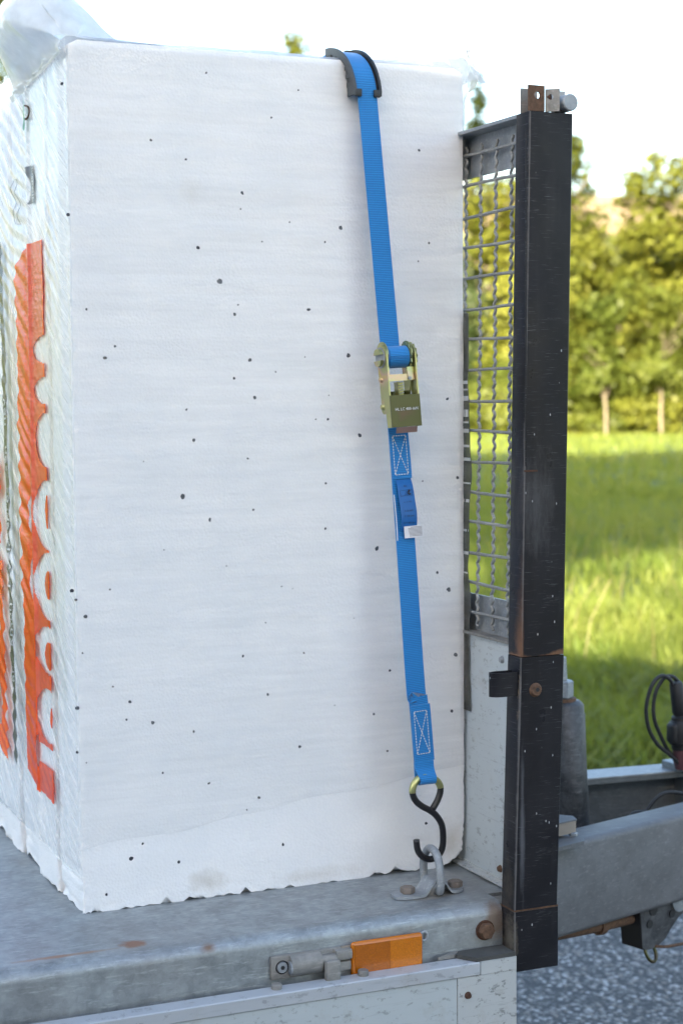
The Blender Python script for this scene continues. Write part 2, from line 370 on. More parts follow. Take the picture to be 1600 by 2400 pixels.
def smooth(pts, k=4):                    # Catmull-Rom
    P = [Vector(p) for p in pts]; P = [P[0]*2-P[1]] + P + [P[-1]*2-P[-2]]; out = []
    for i in range(1, len(P)-2):
        a, b, c, d = P[i-1:i+3]
        for j in range(k):
            t = j/k; out.append(.5*((2*b)+(c-a)*t+(2*a-5*b+4*c-d)*t*t+(3*b-a-3*c+d)*t**3))
    out.append(P[-2]); return out
def pprism(poly, h0, h1, axis='y'):      # poly in the other two axes (in order), extruded along axis
    def mk(a, b, h): return {'x': (h, a, b), 'y': (a, h, b), 'z': (a, b, h)}[axis]
    n = len(poly); v = [mk(a, b, h0) for a, b in poly] + [mk(a, b, h1) for a, b in poly]
    f = [tuple(range(n)), tuple(range(2*n-1, n-1, -1))] + [(i, i+n, (i+1) % n+n, (i+1) % n) for i in range(n)]
    return v, f
def pplate(w_, h, t, cx, cz, r, n=16):   # plate in XZ with a round hole, thickness along Y
    ring = [(cx+r*math.cos(2*math.pi*i/n), cz+r*math.sin(2*math.pi*i/n)) for i in range(n)]
    out = []
    for i in range(n):
        a = 2*math.pi*i/n; c, s_ = math.cos(a), math.sin(a)
        ts = [(w_-cx)/c if c > 1e-6 else (-cx/c if c < -1e-6 else 1e9), (h-cz)/s_ if s_ > 1e-6 else (-cz/s_ if s_ < -1e-6 else 1e9)]
        k = min(ts); out.append((cx+c*k, cz+s_*k))
    for cor in ((0, 0), (w_, 0), (w_, h), (0, h)):     # snap nearest boundary point to each corner
        j = min(range(n), key=lambda q: (out[q][0]-cor[0])**2+(out[q][1]-cor[1])**2); out[j] = cor
    v = []; f = []
    for y in (0, t):
        v += [(a, y, b) for a, b in ring] + [(a, y, b) for a, b in out]
    for i in range(n):
        j = (i+1) % n
        f += [(i, j, n+j, n+i), (2*n+i, 3*n+i, 3*n+j, 2*n+j), (i, 2*n+i, 2*n+j, j), (n+i, n+j, 3*n+j, 3*n+i)]
    return v, f
def phex(p0, p1, r):
    return pcyl(p0, p1, r, n=6, ch=r*.12)
W = {}
def setp(o, parent, world):
    W[o.name] = world
    if parent is not None:
        o.parent = parent; o.matrix_parent_inverse = W[parent.name].inverted()
    o.matrix_basis = world
def mesh_of(mb, name):
    me = bpy.data.meshes.new(name); me.from_pydata([tuple(p) for p in mb.v], [], mb.f); me.update()
    bm = bmesh.new(); bm.from_mesh(me); bmesh.ops.recalc_face_normals(bm, faces=bm.faces[:]); bm.to_mesh(me); bm.free()
    if mb.uv:
        ul = me.uv_layers.new(name='UVMap')
        for lp in me.loops: ul.data[lp.index].uv = mb.uv[lp.vertex_index]
    return me
def obj(name, mb, mat, parent=None, world=None, sm=None, label=None, kind=None):
    if isinstance(mb, tuple): mb = MB().add(mb)
    me = mb if isinstance(mb, bpy.types.Mesh) else mesh_of(mb, name)
    if mat and not me.materials: me.materials.append(MAT[mat])
    if sm is not None: shade(me, sm)
    o = bpy.data.objects.new(name, me); COL.objects.link(o)
    setp(o, parent, world or Matrix.Identity(4))
    if label: o['label'] = label
    if kind: o['kind'] = kind
    return o
def shade(me, ang):
    me.polygons.foreach_set('use_smooth', [True]*len(me.polygons))
    if ang < 170: me.set_sharp_from_angle(angle=R_(ang))
def thing(name, label, cat, loc, group=None, rz=0.0):
    o = bpy.data.objects.new(name, None); COL.objects.link(o); o.empty_display_size = .1
    setp(o, None, Matrix.Translation(Vector(loc)) @ Matrix.Rotation(rz, 4, 'Z'))
    tag(o, label, cat, group); return o
def tag(o, label, cat, group=None):
    o['label'] = label; o['category'] = cat
    if group: o['group'] = group
    return o
def fast(name, V, F, mat):
    me = bpy.data.meshes.new(name); V = np.asarray(V, np.float32); F = np.asarray(F, np.int32); k = F.shape[1]
    me.vertices.add(len(V)); me.vertices.foreach_set('co', V.ravel())
    me.loops.add(F.size); me.loops.foreach_set('vertex_index', F.ravel())
    me.polygons.add(len(F)); me.polygons.foreach_set('loop_start', np.arange(0, F.size, k)); me.polygons.foreach_set('loop_total', np.full(len(F), k))
    me.update(calc_edges=True); me.validate(); me.materials.append(MAT[mat]); return me
def text(s, size, depth=.0002):
    cu = bpy.data.curves.new('t', 'FONT'); cu.body = s; cu.size = size; cu.extrude = depth; cu.resolution_u = 2; cu.align_x = 'CENTER'; cu.align_y = 'CENTER'
    to = bpy.data.objects.new('t', cu); COL.objects.link(to)
    dg = bpy.context.evaluated_depsgraph_get(); me = to.evaluated_get(dg).to_mesh()
    v = [tuple(p.co) for p in me.vertices]; f = [tuple(p.vertices) for p in me.polygons]
    to.evaluated_get(dg).to_mesh_clear(); bpy.data.objects.remove(to); bpy.data.curves.remove(cu)
    return v, f
def axes(o, x, y, z):
    return Matrix(((x[0], y[0], z[0], o[0]), (x[1], y[1], z[1], o[1]), (x[2], y[2], z[2], o[2]), (0, 0, 0, 1)))
def nz(x, y, z=0.0): return noise.noise(Vector((x, y, z)))

# ================================================================== SETTING
def sheet(name, pts, z, mat):
    mb = MB(); mb.v = [(p[0], p[1], z) for p in pts]; mb.f = [tuple(range(len(pts)))]
    o = obj(name, mb, mat); o['kind'] = 'structure'; return o
# meadow: one gently uneven sheet to the horizon
def grid_sheet(name, fs, ls, zf, mat):
    V = []; F = []; n = len(ls)
    for f in fs:
        for l in ls:
            p = fl(f, l); V.append((p.x, p.y, zf(f, l)))
    for i in range(len(fs)-1):
        for j in range(n-1): F.append((i*n+j, i*n+j+1, (i+1)*n+j+1, (i+1)*n+j))
    me = fast(name, V, F, mat); shade(me, 180)
    o = bpy.data.objects.new(name, me); COL.objects.link(o); setp(o, None, Matrix.Identity(4)); o['kind'] = 'structure'; return o
def mead_z(f, l): return GZ - .004 + (.05*nz(f*.12, l*.12, 3) + .02*nz(f*.5, l*.5) if f > 7 else 0)
grid_sheet('meadow', [-60, -20, -5, 3] + [5.5+i*.9 for i in range(70)] + [80, 120, 200, 400, 900], [-600, -200, -80, -40] + [-30+i*1.5 for i in range(41)] + [45, 80, 200, 600], mead_z, 'meadow')
# asphalt yard with a ragged far edge
edge = [fl(5.38 + .07*nz(l*1.3, 0) + .04*nz(l*5, 4), l) for l in [-14+i*.22 for i in range(128)]]
sheet('asphalt_yard', [fl(-30, -14)] + edge + [fl(-30, 14)], GZ+.004, 'asphalt')
# soil along the verge
vb = [fl(5.36 + .06*nz(l*1.3, 9), l) for l in [-10+i*.25 for i in range(76)]]; vt = [fl(5.62 + .12*nz(l*1.9, 5), l) for l in [-10+i*.25 for i in range(76)]]
mb = MB(); mb.v = [(p.x, p.y, GZ+.009) for p in vb+vt]; mb.f = [(i, i+1, 77+i, 76+i) for i in range(75)]
obj('verge_soil', mb, 'soil')['kind'] = 'structure'
# far hill with a stubble field
def hill_z(f, l):
    t = max(0, min(1, (f-85)/150)); t = t*t*(3-2*t)
    return GZ-.4 + t*(26.7 + 2.2*nz(l*.012, 1.7) + l*.004) - max(0, (f-240))*.02
grid_sheet('hill', [80+i*8 for i in range(32)], [-220+i*11 for i in range(41)], hill_z, 'hill')

# grass: uncountable blades, larger and sparser with distance
def blades(n, f0, f1, l0, l1, h0, h1, wd, lean=.45):
    f = f0 + (f1-f0)*rng.random(n)**1.15; l = l0 + (l1-l0)*rng.random(n)
    l = l*(.5+.5*f/f1)
    clump = np.array([noise.noise(Vector((a*1.1, b*1.1, 0))) for a, b in zip(f, l)])
    h = (h0+(h1-h0)*rng.random(n))*(1+.55*clump); a = rng.random(n)*2*np.pi
    bx = CAM.x+FW.x*f+RT.x*l; by = CAM.y+FW.y*f+RT.y*l; wdt = wd*(.6+.8*rng.random(n))
    dx, dy = np.cos(a), np.sin(a); ln = lean*h*(.3+rng.random(n)); b2 = rng.random(n)*2*np.pi
    ex, ey = np.cos(b2)*ln, np.sin(b2)*ln
    z0 = np.full(n, GZ-.03)
    p0 = np.stack([bx-dx*wdt, by-dy*wdt, z0], 1); p1 = np.stack([bx+dx*wdt, by+dy*wdt, z0], 1)
    p2 = np.stack([bx+ex*.35+dx*wdt*.8, by+ey*.35+dy*wdt*.8, z0+h*.6], 1); p3 = np.stack([bx+ex*.35-dx*wdt*.8, by+ey*.35-dy*wdt*.8, z0+h*.6], 1)
    p4 = np.stack([bx+ex+dx*wdt*.15, by+ey+dy*wdt*.15, z0+h*.97], 1); p5 = np.stack([bx+ex-dx*wdt*.15, by+ey-dy*wdt*.15, z0+h*.95], 1)
    V = np.stack([p0, p1, p2, p3, p4, p5], 1).reshape(-1, 3); k = np.arange(n)[:, None]*6
    F = np.concatenate([k+np.array([[0, 1, 2, 3]]), k+np.array([[3, 2, 4, 5]])], 0); return V, F
def stuff(name, parts, mat, label, cat):
    V = []; F = []; k = 0
    for v, f in parts: V.append(v); F.append(f+k); k += len(v)
    me = fast(name, np.concatenate(V), np.concatenate(F), mat)
    o = bpy.data.objects.new(name, me); COL.objects.link(o); setp(o, None, Matrix.Identity(4)); o['kind'] = 'stuff'; tag(o, label, cat); return o
stuff('meadow_grass', [blades(62000, 5.5, 10, -5.5, 5.5, .07, .20, .004), 
                       blades(62000, 9, 22, -10, 9, .09, .20, .008), blades(36000, 20, 58, -18, 18, .08, .18, .022)],
      'grass', 'uncut green meadow grass beyond the asphalt', 'grass')
stuff('verge_weeds', [blades(9000, 5.42, 7.4, -2, 3.2, .05, .16, .012, .9)], 'weed', 'broad-leaved low weeds along the asphalt edge', 'weeds')
stuff('dry_grass_stalks', [blades(260, 7.5, 14, -2, 5, .28, .5, .003, .3), blades(200, 12, 30, -4, 9, .28, .45, .005, .3)], 'grassdry', 'pale seeding grass stalks standing above the meadow', 'grass')

# ------------------------------------------------------------------ trees
def make_tree(name, label, f, l, h, crowns, leafmat, nleaf, leaf=.17, trunk=.18, barkmat='bark', group='trees along the far side of the meadow', seed=1, trunk_top=.8, clump=.55):
    rg = np.random.default_rng(seed); base = fl(f, l)
    t = thing(name, label, 'tree', base, group)
    mb = MB(); pts = [(0, 0, -.1)]; 
    for i in range(1, 6): pts.append((rg.normal()*.02*i, rg.normal()*.02*i, h*trunk_top*i/5))
    tp = smooth([Vector(p)+base for p in pts], 3); m = len(tp)
    mb.add(ptube(tp, 0, 8, radii=[trunk*(1.25-1.1*i/(m-1)) for i in range(m)]))
    for k in range(9):                   # limbs
        i = int(m*(.3+.6*rg.random())); a = rg.random()*6.28; ln = h*.2*(.5+rg.random())
        p0 = tp[min(i, m-1)]; d = Vector((math.cos(a), math.sin(a), .7+.4*rg.random()))
        mb.add(ptube([p0, p0+d*ln*.5+Vector((0, 0, ln*.05)), p0+d*ln], 0, 6, radii=[trunk*.45, trunk*.28, trunk*.08]))
    obj('trunk', mb, barkmat, t, sm=180)
    tot = sum(c[3]*c[4]*c[5] for c in crowns); P = []; 
    for (cx, cy, cz, rx, ry, rz) in crowns:          # cx: right, cy: away, cz: up (metres from base)
        nn = max(5, int(nleaf*(rx*ry*rz)/tot/70))
        d = rg.normal(size=(nn, 3)); d /= np.linalg.norm(d, axis=1)[:, None]
        rad = rg.random(nn)**.30
        q = d*rad[:, None]*np.array([rx, ry, rz]) + np.array([cx, cy, cz])
        for c in q:
            k = int(45+rg.random()*50); s_ = clump*(.55+.8*rg.random())
            P.append(c + rg.normal(size=(k, 3))*np.array([s_*.5, s_*.5, s_*.36]))
    P = np.concatenate(P); n = len(P)
    Wp = np.stack([base.x+RT.x*P[:, 0]+FW.x*P[:, 1], base.y+RT.y*P[:, 0]+FW.y*P[:, 1], base.z+P[:, 2]], 1)
    Wp[:, 2] = np.maximum(Wp[:, 2], GZ+.05)
    cen = np.array([base.x, base.y, base.z+h*.45]); nr = Wp-cen; nr /= np.linalg.norm(nr, axis=1)[:, None]+1e-6
    nr = nr*.9 + rg.normal(size=(n, 3))*.55 + np.array([0, 0, .35]); nr /= np.linalg.norm(nr, axis=1)[:, None]
    a = np.cross(nr, rg.normal(size=(n, 3))); a /= np.linalg.norm(a, axis=1)[:, None]
    b = np.cross(nr, a)
    sz = (leaf*(.55+.8*rg.random(n)))[:, None]; a = a*sz*.55; b = b*sz*.34
    V = np.stack([Wp-a, Wp+b, Wp+a, Wp-b], 1).reshape(-1, 3); F = np.arange(n*4).reshape(-1, 4)
    me = fast('crown', V, F, leafmat); o = bpy.data.objects.new('crown', me); COL.objects.link(o); setp(o, t, Matrix.Identity(4))
    return t
def blobs(rg, n, w_, z0, z1, r0, r1, dep=1.0):
    return [((rg.random()*2-1)*w_, (rg.random()*2-1)*dep, z0+(z1-z0)*(i+.5)/n, r0+(r1-r0)*rg.random(), r0+(r1-r0)*rg.random(), (r0+(r1-r0)*rg.random())*.85) for i in range(n)]
rg = random.Random(3)
TR = [  # f, l, height, crown, mat, label
 ('broadleaf_tree', 'tall tree whose leaves show at the photo\'s top left corner beside the film', 52, -10.6, 15.0, blobs(rg, 10, 1.5, 2.0, 14, 1.3, 2.0), 'leaf2', 8200, 11),
 ('broadleaf_tree', 'tall tree whose tip just shows above the pack\'s top edge left of the strap', 60, -1.95, 13.9, blobs(rg, 9, 1.5, 1.8, 11.5, 1.4, 2.0)+[(.2, 0, 12.4, .8, .8, 1.0), (-.6, 0, 12.35, .7, .6, .7), (.3, 0, 13.1, .4, .4, .4), (1.0, 0, 12.3, .5, .5, .5)], 'leaf1', 7600, 12),
 ('conifer_tree', 'slim dark conifer rising above the mesh beside the pack', 55, 4.35, 11.3, [(.12*math.sin(i*1.7), 0, 1.3+i*.62, 1.4-.085*i, 1.4-.085*i, .60) for i in range(16)], 'leaf3', 5600, 13),
 ('broadleaf_tree', 'rounded yellow-green tree filling the view through the wire mesh', 53, 5.5, 8.0, blobs(rg, 9, 1.5, 1.2, 7.2, .9, 1.4), 'leaf1', 6000, 14),
 ('poplar_tree', 'narrow tall tree half hidden behind the black post', 57, 7.15, 10.3, [(0.25*math.sin(i*2), 0, 1.3+i*.95, .95-.03*i, .9, .8) for i in range(9)]+[(.9, 0, 6.6, .7, .7, .6), (.7, 0, 5.4, .9, .8, .8)], 'leaf2', 4800, 15),
 ('broadleaf_tree', 'low leafy tree in the gap right of the post under the stubble field', 56, 8.75, 6.6, blobs(rg, 9, 1.2, 1.0, 5.7, .8, 1.3), 'leaf1', 6000, 16),
 ('broadleaf_tree', 'big spreading tree at the right edge of the photo', 54, 11.2, 9.8, blobs(rg, 13, 2.0, 1.3, 7.4, 1.1, 1.7)+[(.9, 0, 9.0, 1.1, 1.0, .9), (1.3, 0, 9.9, .7, .7, .5), (-.4, 0, 8.2, .8, .8, .6), (-1.5, 0, 7.0, .8, .8, .7), (-1.9, 0, 6.0, .9, .9, .8)], 'leaf1', 8600, 17),
 ('broadleaf_tree', 'mid-green tree behind the low tree, right of the post', 61, 10.2, 7.6, blobs(rg, 8, 1.3, 1.5, 6.8, 1.0, 1.5), 'leaf2', 4600, 18),
 ('broadleaf_tree', 'tree outside the right edge of the photo', 56, 15.6, 9.5, blobs(rg, 9, 1.8, 1.5, 8.6, 1.2, 1.8), 'leaf2', 3600, 19),
 ('broadleaf_tree', 'tree hidden behind the pack, next to the conifer', 56, 1.6, 9.0, blobs(rg, 9, 1.6, 1.3, 8, 1.2, 1.7), 'leaf2', 5600, 20),
 ('broadleaf_tree', 'tree hidden behind the middle of the pack', 56, -4.6, 9.6, blobs(rg, 9, 1.8, 1.3, 8.6, 1.2, 1.8), 'leaf1', 5600, 21),
 ('broadleaf_tree', 'tree hidden behind the pack\'s left part', 55, -7.8, 9.0, blobs(rg, 9, 1.6, 1.3, 8, 1.2, 1.7), 'leaf2', 5600, 22),
 ('broadleaf_tree', 'tree outside the left edge of the photo', 54, -14.8, 10.4, blobs(rg, 9, 1.9, 1.5, 9.2, 1.3, 1.9), 'leaf1', 5600, 23),
]
for nm, lb, f, l, h, cr, mt, nl, sd in TR:
    make_tree(nm, lb, f, l, h, cr, mt, int(nl*2.6), leaf=.2 if mt != 'leaf3' else .17, seed=sd, clump=.5 if mt != 'leaf3' else .34)
for i, (l, f, lb) in enumerate(((7.72, 50.5, 'young tree with a slanting pale trunk just right of the post'), (9.28, 50.2, 'young tree with an upright pale trunk at the meadow edge right of centre'))):
    make_tree('young_tree', lb, f, l, 4.6, blobs(rg, 6, .6, 1.3, 4.2, .6, .9, .5), 'leaf2', 4200, leaf=.17, trunk=.042, barkmat='bark_pale', group='young trees at the meadow edge', seed=40+i, trunk_top=.7, clump=.4)
BU = ['lowest shrub seen through the bottom of the mesh', 'shrub at the meadow edge behind the black post', 'shrub between the two pale young trunks', 'shrub right of the upright pale trunk', 'shrub at the meadow edge by the photo\'s right side']
for i, (l, f, h) in enumerate(((4.7, 52, 2.3), (6.6, 52.5, 2.6), (8.5, 52, 2.0), (10.1, 51.5, 2.6), (11.3, 51, 3.0))):
    make_tree('shrub', BU[i], f, l, h, blobs(rg, 8, 1.2, .35, h*.75, .6, .95, .5), 'leaf1' if i % 2 else 'leaf2', 8200, leaf=.18, trunk=.06, group='shrubs at the foot of the trees', seed=60+i, trunk_top=.6, clump=.42)
# tall trees behind the house: their shade lies across the meadow
for i, (f, l, h) in enumerate(((-16.5, -10.2, 16.5), (-17.2, -6.2, 17), (-16, -2.4, 16))):
    make_tree('tall_tree', ('tall tree behind the house, leftmost of three outside the photo', 'tall tree behind the house, middle of three outside the photo', 'tall tree behind the house, rightmost of three outside the photo')[i], f, l, h, blobs(rg, 9, 1.5, 10.6, h-1.6, 1.4, 2.1, 1.5), 'leaf2', 14000, leaf=.4, trunk=.3, group='tall trees behind the house', seed=80+i, clump=.8)

# house behind the camera: the trailer stands in its shade
def house():
    t = thing('house', 'plastered house with a tiled roof standing behind the camera', 'house', fl(-9, -6))
    def hb(f, l, z): p = fl(f, l, GZ+z); return (p.x, p.y, p.z)
    def hbox(f0, f1, l0, l1, z0, z1):
        v = [hb(f, l, z) for z in (z0, z1) for f in (f0, f1) for l in (l0, l1)]
        return v, [(0, 1, 3, 2), (4, 6, 7, 5), (0, 4, 5, 1), (2, 3, 7, 6), (0, 2, 6, 4), (1, 5, 7, 3)]
    wl = obj('wall', hbox(-13, -5.2, -15, 5, 0, 3.25), 'plaster', t)
    mb = MB(); mb.v = [hb(f, l, z) for l in (-15.4, 5.4) for f, z in ((-4.8, 3.1), (-9.1, 5.05), (-13.4, 3.1), (-13.4, 3.3), (-9.1, 5.25), (-4.8, 3.3))]
    mb.f = [(0, 1, 2, 3, 4, 5), (11, 10, 9, 8, 7, 6)] + [(i, (i+1) % 6, (i+1) % 6+6, i+6) for i in range(6)]
    rf = obj('roof', mb, 'rooftile', t)
    obj('chimney', hbox(-9.8, -9.2, -12, -11.4, 5.0, 6.2), 'plaster', rf)
    for l in (-14, -11, -6, -2, 1.5):
        fr = obj('window', hbox(-5.2, -5.15, l, l+1.1, .95, 2.3), 'label_white', t); obj('pane', hbox(-5.15, -5.14, l+.08, l+1.02, 1.03, 2.22), 'glass', fr)
    d = obj('door', hbox(-5.2, -5.13, -8.6, -7.6, 0, 2.1), 'doorwood', t); obj('handle', hbox(-5.13, -5.08, -7.75, -7.7, 1.0, 1.12), 'galv', d)
house()

# ================================================================== TRAILER
TRL = thing('flatbed_trailer', 'galvanised flatbed trailer with black corner post and dropped aluminium side board', 'trailer', (.1, .5, GZ))
FY = -.165                                # outer plane of the bed's side
XL = -1.25
def prof_x(prof, x0, x1):                 # (y,z) profile extruded along x
    n = len(prof); v = [(x0, y, z) for y, z in prof] + [(x1, y, z) for y, z in prof]
    return v, [tuple(range(n)), tuple(range(2*n-1, n-1, -1))] + [(i, (i+1) % n, (i+1) % n+n, i+n) for i in range(n)]
rb = .016
pr = [(1.3, 0.0)] + [(FY+rb-rb*math.sin(a), -rb+rb*math.cos(a)) for a in [R_(90)*i/6 for i in range(7)]] + [(FY, -.13), (FY+.03, -.13), (FY+.03, -.05), (1.3, -.05)]
bed = obj('bed', prof_x(pr, XL, .4655), 'bed', TRL, sm=35)
obj('bed_end', pbox(.4665, .535, -.125, 1.3, -.05, -.0015), 'bed', TRL)
obj('bed_end', prof_x([(-.158, -.07), (-.13, -.07), (-.13, -.004), (-.158, -.004)], .4675, .5), 'galv_dirty', TRL)
obj('cross_member', pbox(.5405, .60, .14, 1.25, -.125, -.012, .004), 'galv', TRL)
# corner bolt
b = obj('bolt', phex((.4419, FY, -.031), (.4419, FY-.009, -.031), .0098), 'rust', TRL)
obj('washer', pcyl((.4419, FY+.001, -.031), (.4419, FY-.0015, -.031), .012, n=20), 'rust_dark', b)
# ---- amber side reflector
rfl = obj('reflector', pbox(.2662, .3562, FY-.011, FY-.003, -.0598, -.0200, .0042, 4), 'amber_rim', TRL, sm=40, label='amber reflector on the bed side')
obj('lens_field', pbox(.2697, .3135, FY-.0117, FY-.0105, -.0565, -.0233), 'amber', rfl)
obj('lens_field', pbox(.3137, .3527, FY-.0118, FY-.0105, -.0565, -.0233), 'amber_hi', rfl)
mb = MB(); mb.add(ptube([(.3605+.0042*math.cos(a), FY-.003, -.0265+.0052*math.sin(a)) for a in [R_(20*i) for i in range(19)]], .0017, 8, False)); mb.add(pbox(.354, .3585, FY-.0045, FY-.0015, -.031, -.022))
obj('mounting_ear', mb, 'galv', rfl, sm=40)
obj('backing_tab', pbox(.2555, .2668, FY-.006, FY-.0035, -.0265, -.0235), 'wood', rfl)

# ---- side-board latch
lt = obj('latch', pbox(.170, .2655, FY-.005, FY-.0005, -.0515, -.0245, .0015), 'galv_dirty', TRL, sm=40)
def halfcyl(x0, x1, zc, r, d):
    return prof_x([(FY-.004, zc-r)] + [(FY-.004-d*math.sin(a), zc-r*math.cos(a)) for a in [R_(180)*i/10 for i in range(11)]] + [(FY-.004, zc+r)], x0, x1)
obj('barrel', halfcyl(.192, .2285, -.0375, .0122, .0115), 'galv_dirty', lt, sm=40)
obj('barrel', prof_x([(FY-.004, -.0375), (FY-.013, -.0365), (FY-.014, -.030), (FY-.012, -.0262), (FY-.004, -.0255)], .246, .2652), 'galv_dirty', lt, sm=40)
obj('barrel', prof_x([(FY-.004, -.0510), (FY-.009, -.0505), (FY-.010, -.046), (FY-.009, -.0405), (FY-.004, -.040)], .2508, .2652), 'galv_dirty', lt, sm=40)
obj('pin_end', pcyl((.1925, FY-.0085, -.0385), (.1905, FY-.0085, -.0385), .0072, n=18), 'galv', lt)
s_ = obj('screw', pcyl((.1832, FY-.004, -.0378), (.1832, FY-.0072, -.0378), .0066, .0058, n=20), 'galv', lt, sm=40)
obj('socket', pcyl((.1832, FY-.007, -.0378), (.1832, FY-.0074, -.0378), .0026, n=6), 'rubber', s_)
obj('screw_seat', ptube([(.1832+.0072*math.cos(a), FY-.005, -.0378+.0072*math.sin(a)) for a in [R_(20*i) for i in range(19)]], .0008, 6, False), 'rubber', lt)
obj('pin', pcyl((.2285, FY-.0085, -.0355), (.2465, FY-.0085, -.0355), .0065, n=16), 'galv_dirty', lt, sm=40)
obj('lever', pbox(.2303, .2482, FY-.022, FY-.012, -.085, -.0335, .003), 'galv_dirty', lt, sm=40, label='rust-specked upright latch lever')
obj('hinge_pin', pcyl((.1705, -.185, -.075), (.1705, -.185, -.0500), .0062, n=14, ch=.001), 'galv_dirty', TRL, sm=40)
obj('hinge_pin', pcyl((.2755, -.185, -.075), (.2755, -.185, -.0490), .0062, n=14, ch=.001), 'galv_dirty', TRL, sm=40)

# ---- dropped side board
sb = obj('side_board', pbox(XL, .3872, -.199, -.176, -.43, -.071), 'alu', TRL)
obj('top_rail', pbox(XL, .4172, -.2012, -.176, -.0708, -.0555, .0012, 1), 'alu_rail', sb)
obj('end_cap', pbox(.3878, .4648, -.1998, -.1755, -.43, -.0712), 'alu_dirty', sb)
obj('end_cap', pbox(.4178, .4646, -.2004, -.1755, -.0708, -.0552), 'alu_dirty', sb)
obj('rubber_stop', pprism([(.397, -.178), (.413, -.1995), (.4635, -.1995), (.4635, -.168), (.405, -.168)], -.0550, -.0505, 'z'), 'rubber_dusty', sb)
obj('wedge', pprism([(.375, -.176), (.397, -.176), (.405, -.1675), (.398, -.1665)], -.0552, -.0510, 'z'), 'galv_dirty', sb)
obj('rivet', pcyl((.401, -.1995, -.0925), (.401, -.2035, -.0925), .0045, .003, n=14), 'rust_dark', sb, sm=40)

# ---- corner post (leans outward a little), its stub and fittings
def post(name, x0, z0, x1, z1, wid, mat, dep=.0317):
    bm = bmesh.new(); bmesh.ops.create_cube(bm, size=1); h = z1-z0
    for v in bm.verts: v.co = Vector(((v.co.x+.5)*wid + (v.co.z+.5)*(x1-x0), (v.co.y+.5)*dep, (v.co.z+.5)*h))
    ed = [e for e in bm.edges if abs(e.verts[0].co.z-e.verts[1].co.z) > h*.5]
    bmesh.ops.bevel(bm, geom=ed, offset=.0022, segments=3, affect='EDGES', profile=.5)
    mb = MB(); mb.add(bmout(bm))
    return obj(name, mb, mat, TRL, Matrix.Translation((x0, -.1917, z0)), sm=40)
stub = post('post_stub', .4664, -.0775, .4664, -.0062, .0602, 'black_stub')
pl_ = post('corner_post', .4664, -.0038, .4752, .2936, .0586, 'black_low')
pu = post('post_extension', .4756, .2946, .4863, .9205, .0578, 'black_up')
obj('foot_plate', pbox(.4670, .5258, -.1912, -.1605, -.0060, -.0040), 'rust', pl_)
# cut-in line and plate low on the extension's face
obj('seam_strip', pbox(.4768+.0022, .4768+.020, -.1927, -.1915, .5095, .5115), 'rust_dark', pu)
obj('seam_strip', pbox(.4795+.0012, .4795+.0030, -.1921, -.1915, .516, .90), 'black_stub', pu)
# strap loop on the post's left
lp = []
for i in range(13):
    a = R_(90+180*i/12); lp.append((.4535+.0125*math.cos(a), -.1785+.0085*math.sin(a)))
lp = [(.474, -.170)] + lp + [(.474, -.187)]
mb = MB(); k = len(lp); t_ = .0018
cen = (.4535, -.1785)
inn = [(x+(.0016 if x < .4535 else 0), cen[1]+(y-cen[1])*(1-t_/.0085)) for x, y in lp]
mb.v = [(x, y, z) for z in (.2485, .2765) for x, y in lp+inn]
for i in range(k-1):
    o_, n_, B = i, k+i, 2*k
    mb.f += [(o_, o_+1, B+o_+1, B+o_), (n_, B+n_, B+n_+1, n_+1), (B+o_, B+o_+1, B+n_+1, B+n_), (o_, n_, n_+1, o_+1)]
obj('strap_loop', mb, 'black_stub', pl_, sm=40)
bt = obj('button_screw', pcyl((.4948, -.1905, .2547), (.4948, -.1955, .2547), .0092, .006, n=20), 'rust', pl_, sm=40, label='rusty button screw on the black post')
obj('socket', pcyl((.4955, -.1953, .2555), (.4955, -.1958, .2555), .0028, n=6), 'rubber', bt)
# lugs on top
ztop = .9205
Lg = lambda x, y, z, a: Matrix.Translation((x, y, z)) @ Matrix.Rotation(R_(a), 4, 'Z')
mb = MB(); mb.add(pplate(.0215, .029, .0025, .0115, .018, .0042), Lg(.4868, -.1895, ztop+.001, 3))
obj('lug_plate', mb, 'rust', pu, label='rust-brown drilled plate on the post\'s top')
mb = MB(); mb.add(pplate(.021, .029, .0025, .0135, .0175, .0046), Lg(.4905, -.1655, ztop+.001, -2)); obj('lug_plate', mb, 'galv_dirty', pu)
mb = MB(); mb.add(pplate(.0165, .0255, .0032, .0065, .0165, .0032), Lg(.5095, -.1870, ztop+.001, -38)); obj('lug_plate', mb, 'galv_dirty', pu)
obj('lug_hole_pin', pcyl((.5135, -.1860, ztop+.0175), (.5160, -.1890, ztop+.0175), .0034, n=12), 'rust_dark', pu)
mb = MB(); mb.add(pbox(0, .016, 0, .003, 0, .0275), Lg(.5285, -.170, ztop+.001, -12)); obj('lug_plate', mb, 'galv', pu)
obj('lug_base', pbox(.495, .5385, -.184, -.168, ztop-.002, ztop+.0015, .0005), 'galv_dirty', pu)
bo = obj('round_bolt', pcyl((.5372, -.172, ztop+.0118), (.5372, -.198, ztop+.0118), .0098, n=24, ch=.0012), 'galv', pu, sm=40)
obj('sleeve', pcyl((.5372, -.165, ztop+.0105), (.5300, -.186, ztop+.0105), .0075, n=16), 'rust', bo, sm=40)

